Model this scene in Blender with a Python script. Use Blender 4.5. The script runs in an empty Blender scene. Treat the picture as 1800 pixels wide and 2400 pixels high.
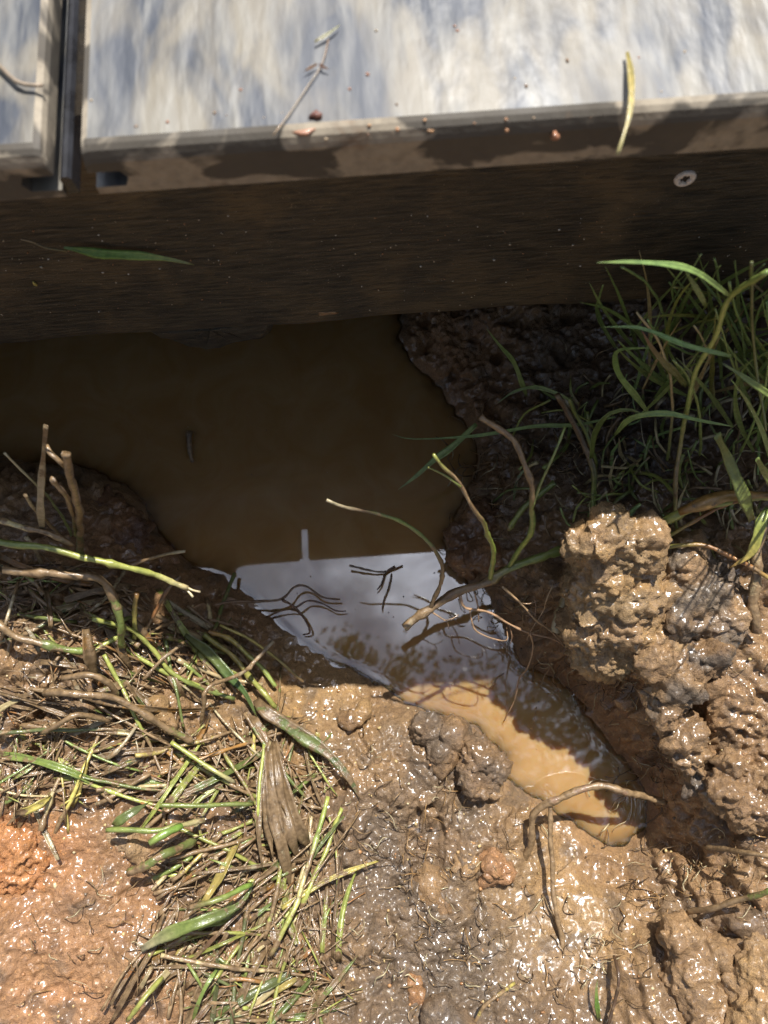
import bpy, bmesh, math, random
import numpy as np
from mathutils import Vector, Matrix

scene = bpy.context.scene
col = scene.collection
rng = random.Random(11)
nrng = np.random.default_rng(5)

# ------------------------------------------------------------------ camera
H = 0.55                       # lens height above the water, metres
PITCH = math.radians(14.8)     # off straight down
ROLL = math.radians(4.0)
FWD = Vector((0, math.sin(PITCH), -math.cos(PITCH)))
UP0 = Vector((0, math.cos(PITCH), math.sin(PITCH)))
RT0 = Vector((1, 0, 0))
UPC = UP0 * math.cos(ROLL) + RT0 * math.sin(ROLL)
RTC = RT0 * math.cos(ROLL) - UP0 * math.sin(ROLL)
cam_data = bpy.data.cameras.new('camera')
cam = bpy.data.objects.new('camera', cam_data)
col.objects.link(cam)
cam.matrix_world = Matrix(((RTC.x, UPC.x, -FWD.x, 0), (RTC.y, UPC.y, -FWD.y, 0), (RTC.z, UPC.z, -FWD.z, H), (0, 0, 0, 1)))
cam_data.sensor_fit = 'HORIZONTAL'
cam_data.sensor_width = 36
cam_data.lens = 36
cam_data.clip_start = 0.01
cam_data.clip_end = 200
cam_data.dof.use_dof = True
cam_data.dof.focus_distance = 0.45
cam_data.dof.aperture_fstop = 13
scene.camera = cam

# ------------------------------------------------------------------ world, sun, exposure
SUN = Vector((0.20, 0.485, 1.0)).normalized()
SUN_EL = math.asin(SUN.z)
SUN_AZ = math.atan2(SUN.x, SUN.y)
world = bpy.data.worlds.new('World')
scene.world = world
world.use_nodes = True
wn, wl = world.node_tree.nodes, world.node_tree.links
wn.clear()

def wnode(t, **kw):
    n = wn.new(t)
    for k, v in kw.items():
        setattr(n, k, v)
    return n

def wmath(op, a, b=None, clamp=False):
    n = wnode('ShaderNodeMath', operation=op, use_clamp=clamp)
    for i, v in enumerate((a, b)):
        if v is None:
            continue
        if isinstance(v, (int, float)):
            n.inputs[i].default_value = v
        else:
            wl.new(v, n.inputs[i])
    return n.outputs[0]

sky = wnode('ShaderNodeTexSky', sky_type='NISHITA', sun_disc=False, sun_elevation=SUN_EL, sun_rotation=SUN_AZ)
SKY_STRENGTH = 0.075
tc = wnode('ShaderNodeTexCoord')
sx = wnode('ShaderNodeSeparateXYZ'); wl.new(tc.outputs['Generated'], sx.inputs[0])
zz = wmath('MAXIMUM', wmath('ADD', sx.outputs[2], 0.12), 0.12)
cx = wnode('ShaderNodeCombineXYZ')
wl.new(wmath('DIVIDE', sx.outputs[0], zz), cx.inputs[0])
wl.new(wmath('DIVIDE', sx.outputs[1], zz), cx.inputs[1])
cn = wnode('ShaderNodeTexNoise'); cn.inputs['Scale'].default_value = 5.0; cn.inputs['Detail'].default_value = 7
cn.inputs['Roughness'].default_value = 0.55; cn.inputs['Distortion'].default_value = 0.4
wl.new(cx.outputs[0], cn.inputs['Vector'])
cr = wnode('ShaderNodeValToRGB'); cr.color_ramp.elements[0].position = 0.40; cr.color_ramp.elements[1].position = 0.62
wl.new(cn.outputs[0], cr.inputs[0])
dt = wnode('ShaderNodeVectorMath', operation='DOT_PRODUCT'); wl.new(tc.outputs['Generated'], dt.inputs[0])
dt.inputs[1].default_value = SUN
glow = wmath('POWER', wmath('MAXIMUM', dt.outputs['Value'], 0.0), 13.0)   # thin cloud is brighter towards the sun
bright = wmath('ADD', wmath('MULTIPLY', glow, 38.0), 3.2)
cc = wnode('ShaderNodeVectorMath', operation='SCALE'); cc.inputs[0].default_value = (0.91, 0.96, 1.10)
cn2 = wnode('ShaderNodeTexNoise'); cn2.inputs['Scale'].default_value = 7.5; cn2.inputs['Detail'].default_value = 5
wl.new(cx.outputs[0], cn2.inputs['Vector'])
vr = wnode('ShaderNodeMapRange'); wl.new(cn2.outputs[0], vr.inputs[0])
for i_, v_ in enumerate((0.40, 0.60, 0.45, 1.5)): vr.inputs[i_ + 1].default_value = v_
wl.new(wmath('MULTIPLY', bright, vr.outputs[0]), cc.inputs['Scale'])
mx = wnode('ShaderNodeMix', data_type='RGBA'); wl.new(cr.outputs[0], mx.inputs[0])
wl.new(sky.outputs[0], mx.inputs[6]); wl.new(cc.outputs[0], mx.inputs[7])
bg = wnode('ShaderNodeBackground'); bg.inputs[1].default_value = SKY_STRENGTH
wl.new(mx.outputs[2], bg.inputs[0])
wo = wnode('ShaderNodeOutputWorld'); wl.new(bg.outputs[0], wo.inputs[0])

sun_data = bpy.data.lights.new('sun', 'SUN')
sun_data.energy = 4.3
sun_data.angle = math.radians(0.55)
sun_data.color = (1.0, 0.965, 0.91)
sun = bpy.data.objects.new('sun', sun_data)
sun.rotation_euler = SUN.to_track_quat('Z', 'Y').to_euler()
sun.location = (0, 0, 3)
col.objects.link(sun)

scene.view_settings.view_transform = 'Standard'
scene.view_settings.look = 'None'
scene.view_settings.exposure = 0.80
scene.view_settings.gamma = 1.0
scene.view_settings.use_curve_mapping = False
scene.render.engine = 'CYCLES'
scene.cycles.use_denoising = True
scene.cycles.denoising_prefilter = 'NONE'
scene.cycles.max_bounces = 6
scene.cycles.transparent_max_bounces = 8
scene.cycles.sample_clamp_indirect = 4.0
scene.cycles.caustics_reflective = False
scene.cycles.caustics_refractive = False

# ------------------------------------------------------------------ placing helpers (pixels of the 1800 x 2400 photograph)
CAM = Vector((0, 0, H))

def ray(px, py):
    return FWD + RTC * ((px - 900) / 1800.0) - UPC * ((py - 1200) / 1800.0)

def at(px, py, z):                       # point seen at that pixel, at height z
    d = ray(px, py)
    return CAM + d * ((z - H) / d.z)

def at_y(px, py, y):                     # point seen at that pixel, on the plane of a vertical face
    d = ray(px, py)
    return CAM + d * (y / d.y)

def mpp(p):                              # metres per photograph pixel at a point
    return (Vector(p) - CAM).dot(FWD) / 1800.0

def project(p):
    d = Vector(p) - CAM; w = d.dot(FWD)
    return 900 + 1800 * d.dot(RTC) / w, 1200 - 1800 * d.dot(UPC) / w

# ------------------------------------------------------------------ noise
_perm = nrng.permutation(256)
_perm = np.concatenate([_perm, _perm, _perm])
_g2 = np.array([(math.cos(a), math.sin(a)) for a in np.linspace(0, 2 * math.pi, 32, endpoint=False)])
_g3 = nrng.normal(size=(64, 3)); _g3 /= np.linalg.norm(_g3, axis=1)[:, None]

def noise2(x, y):
    xi = np.floor(x).astype(np.int64); yi = np.floor(y).astype(np.int64)
    xf = x - xi; yf = y - yi
    u = xf * xf * xf * (xf * (xf * 6 - 15) + 10); v = yf * yf * yf * (yf * (yf * 6 - 15) + 10)
    def g(ox, oy):
        h = _perm[_perm[(xi + ox) & 255] + ((yi + oy) & 255)] & 31
        return _g2[h, 0] * (xf - ox) + _g2[h, 1] * (yf - oy)
    a = g(0, 0) + u * (g(1, 0) - g(0, 0)); b = g(0, 1) + u * (g(1, 1) - g(0, 1))
    return (a + v * (b - a)) * 1.5

def noise3(p):
    pi = np.floor(p).astype(np.int64); pf = p - pi
    w = pf * pf * pf * (pf * (pf * 6 - 15) + 10)
    r = 0
    for i in (0, 1):
        for j in (0, 1):
            for k in (0, 1):
                h = _perm[_perm[_perm[(pi[:, 0] + i) & 255] + ((pi[:, 1] + j) & 255)] + ((pi[:, 2] + k) & 255)] & 63
                d = (_g3[h] * (pf - np.array((i, j, k)))).sum(1)
                r = r + d * (w[:, 0] if i else 1 - w[:, 0]) * (w[:, 1] if j else 1 - w[:, 1]) * (w[:, 2] if k else 1 - w[:, 2])
    return r * 1.5

def sstep(a, b, x):
    t = np.clip((x - a) / (b - a), 0, 1)
    return t * t * (3 - 2 * t)

def nubs2(x, y, f, seed, sharp=2.0, r=0.42, pw=3.0):
    """scattered round bumps, one per cell, most of them small"""
    x = x * f + seed * 17.3; y = y * f + seed * 9.1
    xi = np.floor(x).astype(np.int64); yi = np.floor(y).astype(np.int64)
    out = np.zeros(x.shape)
    for i in (-1, 0, 1):
        for j in (-1, 0, 1):
            h = _perm[_perm[(xi + i) & 255] + ((yi + j) & 255)]
            h2 = _perm[h + 31]; h3 = _perm[h + 77]
            d2 = (x - xi - i - h / 256.0) ** 2 + (y - yi - j - h2 / 256.0) ** 2
            a = (h3 / 255.0) ** pw
            out += a * np.exp(-(np.sqrt(d2) / (r * (.6 + .6 * h2 / 256.0))) ** sharp)
    return out

def nubs3(p, f, seed, sharp=2.0, r=0.45, pw=2.0):
    p = p * f + seed * 7.7
    pi = np.floor(p).astype(np.int64)
    out = np.zeros(len(p))
    for i in (-1, 0, 1):
        for j in (-1, 0, 1):
            for k in (-1, 0, 1):
                h = _perm[_perm[_perm[(pi[:, 0] + i) & 255] + ((pi[:, 1] + j) & 255)] + ((pi[:, 2] + k) & 255)]
                h2 = _perm[h + 31]; h3 = _perm[h + 77]; h4 = _perm[h + 140]
                d2 = (p[:, 0] - pi[:, 0] - i - h / 256.0) ** 2 + (p[:, 1] - pi[:, 1] - j - h2 / 256.0) ** 2 + (p[:, 2] - pi[:, 2] - k - h3 / 256.0) ** 2
                out += (h4 / 255.0) ** pw * np.exp(-(np.sqrt(d2) / r) ** sharp)
    return out

# ------------------------------------------------------------------ mesh helpers
def tag(o, label=None, cat=None, group=None, kind=None):
    if label: o['label'] = label
    if cat: o['category'] = cat
    if group: o['group'] = group
    if kind: o['kind'] = kind
    return o

def empty(name, loc):
    o = bpy.data.objects.new(name, None)
    o.location = loc; o.empty_display_size = 0.02
    col.objects.link(o)
    return o

def raw_mesh(name, V, F, smooth=True):
    """V (n,3) array; F list of faces or an (m,4)/(m,3) int array"""
    me = bpy.data.meshes.new(name)
    V = np.asarray(V, dtype=np.float32)
    if isinstance(F, np.ndarray):
        k = F.shape[1]
        me.vertices.add(len(V)); me.vertices.foreach_set('co', V.ravel())
        me.loops.add(F.size); me.loops.foreach_set('vertex_index', F.astype(np.int32).ravel())
        me.polygons.add(len(F)); me.polygons.foreach_set('loop_start', np.arange(0, F.size, k, dtype=np.int32))
        me.polygons.foreach_set('loop_total', np.full(len(F), k, dtype=np.int32))
        me.update(calc_edges=True)
    else:
        me.from_pydata([tuple(v) for v in V.tolist()], [], F)
        me.update()
    me.polygons.foreach_set('use_smooth', np.full(len(me.polygons), smooth))
    me.validate()
    return me

def add_attr(me, name, rgba):
    a = me.attributes.new(name, 'FLOAT_COLOR', 'POINT')
    a.data.foreach_set('color', np.asarray(rgba, dtype=np.float32).ravel())

def add_float(me, name, vals):
    a = me.attributes.new(name, 'FLOAT', 'POINT')
    a.data.foreach_set('value', np.asarray(vals, dtype=np.float32).ravel())

def put(name, V, F, mat, parent=None, origin=None, colr=None, smooth=True):
    """link ONE mesh object; vertices are given in world space"""
    V = np.asarray(V, dtype=np.float64)
    if parent is not None:
        org = parent.matrix_basis.translation.copy()
        q = parent.parent
        while q is not None:
            org = org + q.matrix_basis.translation; q = q.parent
    else:
        org = Vector(origin) if origin is not None else Vector((float(V[:, 0].mean()), float(V[:, 1].mean()), float(V[:, 2].min())))
    me = raw_mesh(name, V - np.array(org), F, smooth)
    if colr is not None:
        add_attr(me, 'col', colr)
    me.materials.append(mat)
    o = bpy.data.objects.new(name, me)
    col.objects.link(o)
    if parent is not None:
        o.parent = parent
    else:
        o.location = org
    return o

# ------------------------------------------------------------------ materials
def new_mat(name):
    m = bpy.data.materials.new(name); m.use_nodes = True
    nt = m.node_tree
    b = nt.nodes['Principled BSDF']
    return m, nt, b

class NT:
    """small node-building helper"""
    def __init__(self, nt): self.nt = nt
    def n(self, t, **kw):
        x = self.nt.nodes.new(t)
        for k, v in kw.items(): setattr(x, k, v)
        return x
    def set(self, sock, v):
        if isinstance(v, bpy.types.NodeSocket): self.nt.links.new(v, sock)
        elif v is not None:
            if hasattr(sock, 'default_value') and sock.type == 'RGBA' and len(v) == 3: v = (*v, 1)
            sock.default_value = v
    def math(self, op, a, b=None, clamp=False):
        x = self.n('ShaderNodeMath', operation=op, use_clamp=clamp)
        self.set(x.inputs[0], a)
        if b is not None: self.set(x.inputs[1], b)
        return x.outputs[0]
    def noise(self, vec, scale, detail=4, rough=0.55, dist=0.0):
        x = self.n('ShaderNodeTexNoise')
        if vec is not None: self.set(x.inputs['Vector'], vec)
        x.inputs['Scale'].default_value = scale; x.inputs['Detail'].default_value = detail
        x.inputs['Roughness'].default_value = rough; x.inputs['Distortion'].default_value = dist
        return x.outputs[0]
    def ramp(self, f, a, b, ca=(0, 0, 0, 1), cb=(1, 1, 1, 1)):
        x = self.n('ShaderNodeMapRange', clamp=True)
        self.set(x.inputs[0], f); x.inputs[1].default_value = a; x.inputs[2].default_value = b
        return x.outputs[0]
    def rng(self, f, a, b, lo, hi):
        x = self.n('ShaderNodeMapRange', clamp=True)
        self.set(x.inputs[0], f)
        for i, v in enumerate((a, b, lo, hi)): x.inputs[i + 1].default_value = v
        return x.outputs[0]
    def mix(self, f, a, b, mode='MIX'):
        x = self.n('ShaderNodeMix', data_type='RGBA', blend_type=mode)
        self.set(x.inputs[0], f); self.set(x.inputs[6], a); self.set(x.inputs[7], b)
        return x.outputs[2]
    def coord(self, scale=(1, 1, 1), out='Object'):
        t = self.n('ShaderNodeTexCoord'); m = self.n('ShaderNodeMapping')
        m.inputs['Scale'].default_value = scale
        self.nt.links.new(t.outputs[out], m.inputs[0])
        return m.outputs[0]
    def bump(self, h, strength, dist, prev=None):
        x = self.n('ShaderNodeBump'); x.inputs['Strength'].default_value = strength; x.inputs['Distance'].default_value = dist
        self.set(x.inputs['Height'], h)
        if prev is not None: self.set(x.inputs['Normal'], prev)
        return x.outputs[0]
    def attr(self, name):
        x = self.n('ShaderNodeAttribute', attribute_name=name)
        return x

def mud_material():
    m, nt, b = new_mat('wet_mud'); t = NT(nt)
    geo = t.n('ShaderNodeNewGeometry').outputs['Position']
    base = t.attr('col')
    n1 = t.noise(geo, 160, 6, 0.65)
    n2 = t.noise(geo, 45, 4, 0.6)
    n3 = t.noise(geo, 420, 5, 0.7)
    c = t.mix(t.ramp(n1, 0.3, 0.75), t.mix(1.0, base.outputs['Color'], (0.76, 0.72, 0.70), 'MULTIPLY'), base.outputs['Color'])
    c = t.mix(t.rng(n2, 0.45, 0.7, 0, 0.5), c, t.mix(1.0, base.outputs['Color'], (1.28, 1.2, 1.12), 'MULTIPLY'))
    c = t.mix(t.rng(n3, 0.56, 0.66, 0, 0.75), c, t.mix(1.0, base.outputs['Color'], (1.6, 1.5, 1.25), 'MULTIPLY'))
    c = t.mix(t.rng(n3, 0.44, 0.33, 0, 0.85), c, t.mix(1.0, base.outputs['Color'], (0.42, 0.38, 0.36), 'MULTIPLY'))
    t.set(b.inputs['Base Color'], c)
    t.set(b.inputs['Roughness'], t.rng(t.noise(geo, 70, 4), 0.35, 0.7, 0.42, 0.7))
    bp = t.bump(t.noise(geo, 260, 7, 0.72), 0.75, 0.0032)
    bp = t.bump(t.noise(geo, 420, 5, 0.7), 0.8, 0.0022, bp)
    t.set(b.inputs['Normal'], bp)
    def bead(scale, dist, prev=None):
        v = t.n('ShaderNodeTexVoronoi', feature='SMOOTH_F1'); t.set(v.inputs['Vector'], geo); v.inputs['Scale'].default_value = scale; v.inputs['Smoothness'].default_value = 0.8
        return t.bump(t.math('MULTIPLY', t.math('SUBTRACT', 1.0, v.outputs['Distance']), base.outputs['Alpha']), 0.6, dist, prev)
    wet = bead(470, 0.0006, bead(215, 0.0016))
    wmask = t.math('MULTIPLY', t.ramp(t.noise(geo, 42, 5, 0.65), 0.41, 0.57), t.ramp(t.noise(geo, 130, 6, 0.7), 0.36, 0.56))
    t.set(b.inputs['Coat Weight'], t.rng(wmask, 0, 1, 0.22, 1.0))
    t.set(b.inputs['Coat Roughness'], t.rng(wmask, 0, 1, 0.32, 0.11))
    b.inputs['Coat IOR'].default_value = 1.7
    t.set(b.inputs['Coat Normal'], wet)
    b.inputs['Specular IOR Level'].default_value = 0.5
    return m

def plant_material(name, transl, mud_amt, rough=0.35):
    """colour from the vertex attribute 'col'; its alpha is how muddy the plant is there"""
    m, nt, b = new_mat(name); t = NT(nt)
    geo = t.n('ShaderNodeNewGeometry').outputs['Position']
    a = t.attr('col')
    rnd = t.n('ShaderNodeObjectInfo').outputs['Random']
    streak = t.noise(geo, 260, 4, 0.6)
    c = t.mix(t.ramp(streak, 0.3, 0.75), t.mix(1.0, a.outputs['Color'], (0.6, 0.62, 0.6), 'MULTIPLY'), t.mix(1.0, a.outputs['Color'], (1.2, 1.15, 1.1), 'MULTIPLY'))
    hs = t.n('ShaderNodeHueSaturation'); t.set(hs.inputs['Color'], c)
    t.set(hs.inputs['Value'], t.rng(rnd, 0, 1, 0.8, 1.2)); t.set(hs.inputs['Hue'], t.rng(rnd, 0, 1, 0.49, 0.51))
    mudn = t.noise(geo, 120, 5, 0.65)
    f = t.math('ADD', mudn, t.math('SUBTRACT', t.math('MULTIPLY', a.outputs['Alpha'], 0.62), 0.30))
    f = t.ramp(f, 0.46, 0.54)
    mudc = t.mix(t.ramp(t.noise(geo, 300, 4), .3, .7), (0.12, 0.075, 0.036), (0.31, 0.205, 0.105))
    t.set(b.inputs['Base Color'], t.mix(f, hs.outputs[0], mudc))
    t.set(b.inputs['Roughness'], t.rng(f, 0, 1, rough, 0.42))
    b.inputs['Coat Weight'].default_value = 0.6; b.inputs['Coat Roughness'].default_value = 0.12
    t.set(b.inputs['Coat Normal'], t.bump(t.noise(geo, 380, 4, .6), .5, .0016))
    bp = t.bump(t.math('ADD', t.noise(geo, 500, 3), t.math('MULTIPLY', f, 0.8)), 0.5, 0.0008)
    t.set(b.inputs['Normal'], bp)
    if transl > 0:
        tr = t.n('ShaderNodeBsdfTranslucent'); t.set(tr.inputs[0], t.mix(f, hs.outputs[0], (0.05, 0.03, 0.015)))
        ms = t.n('ShaderNodeMixShader'); ms.inputs[0].default_value = transl
        nt.links.new(b.outputs[0], ms.inputs[1]); nt.links.new(tr.outputs[0], ms.inputs[2])
        nt.links.new(ms.outputs[0], nt.nodes['Material Output'].inputs[0])
    return m

def water_material():
    m, nt, b = new_mat('muddy_water'); t = NT(nt)
    geo = t.n('ShaderNodeNewGeometry').outputs['Position']
    opac = t.attr('opacity').outputs['Fac']
    nt.nodes.remove(b)
    out = nt.nodes['Material Output']
    body = t.n('ShaderNodeBsdfPrincipled')
    c = t.mix(t.ramp(t.noise(geo, 24, 5, 0.55, 1.6), .32, .68), (0.375, 0.212, 0.078), (0.44, 0.280, 0.125))
    t.set(body.inputs['Base Color'], c)
    body.inputs['Roughness'].default_value = 0.9
    body.inputs['Specular IOR Level'].default_value = 0.0
    body.inputs['Subsurface Weight'].default_value = 0.8
    body.inputs['Subsurface Radius'].default_value = (1.0, 0.6, 0.3)
    body.inputs['Subsurface Scale'].default_value = 0.016
    tr = t.n('ShaderNodeBsdfTransparent'); tr.inputs[0].default_value = (0.82, 0.66, 0.45, 1)
    mx1 = t.n('ShaderNodeMixShader'); t.set(mx1.inputs[0], opac)
    nt.links.new(tr.outputs[0], mx1.inputs[1]); nt.links.new(body.outputs[0], mx1.inputs[2])
    gl = t.n('ShaderNodeBsdfGlossy'); gl.inputs['Roughness'].default_value = 0.0
    fr = t.n('ShaderNodeFresnel'); fr.inputs[0].default_value = 2.6
    mx2 = t.n('ShaderNodeMixShader')
    nt.links.new(fr.outputs[0], mx2.inputs[0]); nt.links.new(mx1.outputs[0], mx2.inputs[1]); nt.links.new(gl.outputs[0], mx2.inputs[2])
    nt.links.new(mx2.outputs[0], out.inputs[0])
    return m

def deck_material():
    m, nt, b = new_mat('wet_deck_board'); t = NT(nt)
    co = t.coord((1, 1, 1)); lo = t.coord((1, 0.38, 1)); lo2 = t.coord((1, 0.16, 1))
    geo = t.n('ShaderNodeNewGeometry')
    blot = t.noise(lo, 62, 3, 0.5, 0.5)
    fine = t.noise(lo2, 210, 3, 0.5, 0.3)
    big = t.noise(lo, 24, 3, 0.5, 0.4)
    top = t.mix(t.ramp(blot, 0.40, 0.60), (0.036, 0.042, 0.055), (0.175, 0.152, 0.112))
    top = t.mix(t.rng(fine, 0.42, 0.72, 0, 0.55), top, (0.26, 0.25, 0.22))
    top = t.mix(t.rng(big, 0.52, 0.66, 0, 0.45), top, (0.10, 0.105, 0.12))
    # dried mud patches on the board ends
    en = t.noise(t.coord((1, 1, 1.6)), 34, 4, 0.5, 0.5)
    end = t.mix(t.ramp(en, 0.47, 0.53), (0.080, 0.068, 0.052), (0.320, 0.270, 0.200))
    end = t.mix(t.rng(t.noise(co, 240, 4), 0.4, 0.7, 0, 0.35), end, (0.06, 0.05, 0.04))
    clay = t.ramp(t.noise(t.coord((1, 1, 1)), 22, 5, 0.6, 0.3), 0.58, 0.68)
    end = t.mix(t.math('MULTIPLY', clay, 0.75), end, (0.17, 0.095, 0.045))
    sep = t.n('ShaderNodeSeparateXYZ'); nt.links.new(geo.outputs['True Normal'], sep.inputs[0])
    up = t.ramp(sep.outputs[2], 0.984, 0.998)
    t.set(b.inputs['Base Color'], t.mix(up, end, top))
    t.set(b.inputs['Roughness'], t.math('ADD', t.rng(big, 0.38, 0.62, 0.37, 0.60), t.math('MULTIPLY', t.math('SUBTRACT', 1.0, up), 0.32)))
    t.set(b.inputs['Normal'], t.bump(t.noise(lo, 120, 3, 0.5), 0.25, 0.003, t.bump(fine, 0.2, 0.0010)))
    t.set(b.inputs['Coat Weight'], t.math('MULTIPLY', t.rng(t.noise(lo, 38, 4, 0.6, 0.8), 0.48, 0.64, 0.0, 0.35), up))
    b.inputs['Coat Roughness'].default_value = 0.22
    return m

def beam_material():
    m, nt, b = new_mat('wet_dark_timber'); t = NT(nt)
    g = t.coord((0.09, 1, 1)); g2 = t.coord((0.10, 1, 1)); co = t.coord()
    n1 = t.noise(g, 480, 5, 0.65, 0.25)
    n2 = t.noise(co, 16, 5, 0.6, 0.4)
    n3 = t.noise(g2, 900, 3, 0.6)
    c = t.mix(t.ramp(n1, 0.32, 0.72), (0.007, 0.006, 0.004), (0.105, 0.080, 0.049))
    c = t.mix(t.rng(n2, 0.47, 0.62, 0.0, 0.65), c, (0.135, 0.092, 0.045))
    c = t.mix(t.rng(n3, 0.52, 0.64, 0, 0.7), c, (0.012, 0.009, 0.006))
    sp = t.noise(co, 1100, 2, 0.5)
    c = t.mix(t.rng(sp, 0.70, 0.75, 0, 0.7), c, (0.42, 0.35, 0.26))
    t.set(b.inputs['Base Color'], c)
    t.set(b.inputs['Roughness'], t.rng(n2, 0.3, 0.7, 0.42, 0.68))
    t.set(b.inputs['Normal'], t.bump(n1, 0.7, 0.0018, t.bump(n3, 0.5, 0.0008)))
    return m

def plain_material(name, c1, c2, scale, rough=0.5, metal=0.0, bump=0.3, bdist=0.0006):
    m, nt, b = new_mat(name); t = NT(nt)
    co = t.coord()
    n = t.noise(co, scale, 4, 0.6)
    t.set(b.inputs['Base Color'], t.mix(t.ramp(n, 0.3, 0.7), c1, c2))
    b.inputs['Roughness'].default_value = rough; b.inputs['Metallic'].default_value = metal
    t.set(b.inputs['Normal'], t.bump(t.noise(co, scale * 2.5, 3), bump, bdist))
    return m

M_MUD = mud_material()
M_STEM = plant_material('muddy_stem', 0.0, 0.5)
M_BLADE = plant_material('grass_blade_skin', 0.28, 0.3, 0.3)
M_ROOT = plant_material('root_skin', 0.0, 0.2, 0.5)
M_WATER = water_material()
M_DECK = deck_material()
M_BEAM = beam_material()
M_STRIP = plain_material('black_rubber', (0.012, 0.012, 0.014), (0.035, 0.036, 0.042), 90, 0.22)
M_SCREW = plain_material('tarnished_steel', (0.55, 0.48, 0.42), (0.85, 0.78, 0.70), 900, 0.40, 0.0)
M_RECESS = plain_material('dark_recess', (0.010, 0.008, 0.006), (0.035, 0.022, 0.014), 900, 0.6)  # near-black colour for the recess floor
M_BARK = plain_material('tree_bark', (0.05, 0.035, 0.022), (0.16, 0.12, 0.085), 14, 0.85, 0, 0.8, 0.02)
M_LEAF = plain_material('tree_leaf', (0.035, 0.07, 0.018), (0.08, 0.12, 0.03), 3, 0.5)

# ------------------------------------------------------------------ the ground
BROWN = (0.275, 0.166, 0.078); TAN = (0.375, 0.237, 0.117); GREY = (0.165, 0.124, 0.086); ORANGE = (0.46, 0.245, 0.115)
SOIL = (0.115, 0.080, 0.052); REDB = (0.36, 0.190, 0.080); CLAY = (0.42, 0.262, 0.110)

WATER_PX = [(-700, 980), (-250, 1060), (0, 1085), (150, 1090), (255, 1120), (335, 1165), (362, 1235), (405, 1292), (470, 1330), (540, 1352),
            (582, 1405), (640, 1452), (700, 1506), (770, 1552), (850, 1592), (925, 1632), (985, 1662), (1060, 1690), (1120, 1700), (1150, 1735), (1182, 1790),
            (1200, 1840), (1255, 1868), (1310, 1905), (1370, 1955), (1430, 1990), (1480, 1975), (1512, 1920), (1520, 1860), (1470, 1790),
            (1420, 1730), (1370, 1660), (1330, 1600), (1270, 1570), (1225, 1550), (1190, 1500), (1160, 1420), (1110, 1370), (1062, 1320), (1045, 1270),
            (1072, 1200), (1120, 1110), (1118, 1040), (1085, 980), (1040, 925), (985, 865), (945, 800), (930, 740), (960, 600), (1150, 420), (1200, 100), (-200, 0), (-1200, 300)]
CTRL = [  # px, py, height / H, bank run-out / H
    (-150, 1200, .17, .05), (50, 1180, .17, .05), (220, 1230, .10, .03), (300, 1330, .11, .04), (300, 1430, .16, .05), (80, 1420, .19, .05), (100, 1560, .175, .06),
    (200, 1720, .145, .06), (30, 1900, .16, .06), (200, 2200, .155, .08), (-200, 1700, .17, .06), (-150, 2300, .16, .08), (450, 1580, .11, .07), (420, 1480, .10, .06), (560, 1500, .035, .06), (650, 1560, .025, .06), (480, 1400, .05, .05),
    (600, 1700, .075, .08), (450, 1850, .13, .08), (550, 2100, .12, .08), (750, 2250, .09, .08), (760, 1680, .04, .06), (900, 1740, .05, .04),
    (1050, 1800, .055, .02), (1130, 1850, .05, .02), (900, 2000, .06, .06), (1100, 2200, .065, .07), (1000, 2450, .08, .08), (1280, 2080, .035, .07), (1350, 2260, .05, .07), (1500, 2080, .04, .05),
    (1560, 2330, .09, .06), (1780, 2200, .13, .06), (1640, 2000, .07, .04), (1600, 1840, .09, .03), (1750, 1900, .14, .04), (1480, 1640, .135, .07), (1560, 1600, .17, .07), (1700, 1600, .18, .05),
    (1790, 1350, .18, .05), (1400, 1400, .17, .05), (1470, 1550, .155, .04), (1600, 1350, .17, .05), (1560, 1180, .12, .05), (1370, 1120, .085, .05), (1260, 1200, .07, .05), (1200, 1300, .05, .04),
    (1240, 1000, .065, .05), (1150, 880, .045, .04), (1320, 820, .08, .06), (1600, 900, .13, .06), (1760, 800, .16, .06), (1950, 1200, .18, .06), (1950, 2000, .16, .06), (1080, 780, .05, .05),
    (1400, 500, .10, .06), (1900, 500, .18, .06), (2300, 700, .2, .06), (-500, 1500, .17, .06), (2300, 2000, .18, .06), (-500, 2300, .17, .06), (900, 2900, .12, .08)]

def axis_coords(lo, hi, step, far):
    a = list(np.arange(lo, hi + step * 0.5, step))
    s, v, l, r = step, lo, [], []
    while v > -far:
        s *= 1.22; v -= s; l.append(v)
    s, v = step, a[-1]
    while v < far:
        s *= 1.22; v += s; r.append(v)
    return np.array(l[::-1] + a + r)

gx = axis_coords(-0.36, 0.37, 0.00092, 14.0)
gy = axis_coords(-0.27, 0.44, 0.00092, 14.0)
GX, GY = np.meshgrid(gx, gy)

poly = np.array([tuple(at(px, py, 0.0))[:2] for px, py in WATER_PX])
# soften the outline (Chaikin twice)
for _ in range(2):
    nx_ = np.roll(poly, -1, axis=0)
    poly = np.stack([poly * .75 + nx_ * .25, poly * .25 + nx_ * .75], axis=1).reshape(-1, 2)

def signed_dist(X, Y):
    best = np.full(X.shape, 1e9); inside = np.zeros(X.shape, bool)
    n = len(poly)
    for i in range(n):
        ax, ay = poly[i]; bx, by = poly[(i + 1) % n]
        ex, ey = bx - ax, by - ay
        L = ex * ex + ey * ey + 1e-18
        t = np.clip(((X - ax) * ex + (Y - ay) * ey) / L, 0, 1)
        best = np.minimum(best, (X - ax - t * ex) ** 2 + (Y - ay - t * ey) ** 2)
        if abs(ey) > 1e-12:
            inside ^= ((ay > Y) != (by > Y)) & (X < ex * (Y - ay) / ey + ax)
    d = np.sqrt(best)
    return np.where(inside, -d, d)

cp = np.array([(*tuple(at(px, py, z * H))[:2], z * H, w * H) for px, py, z, w in CTRL])

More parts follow.
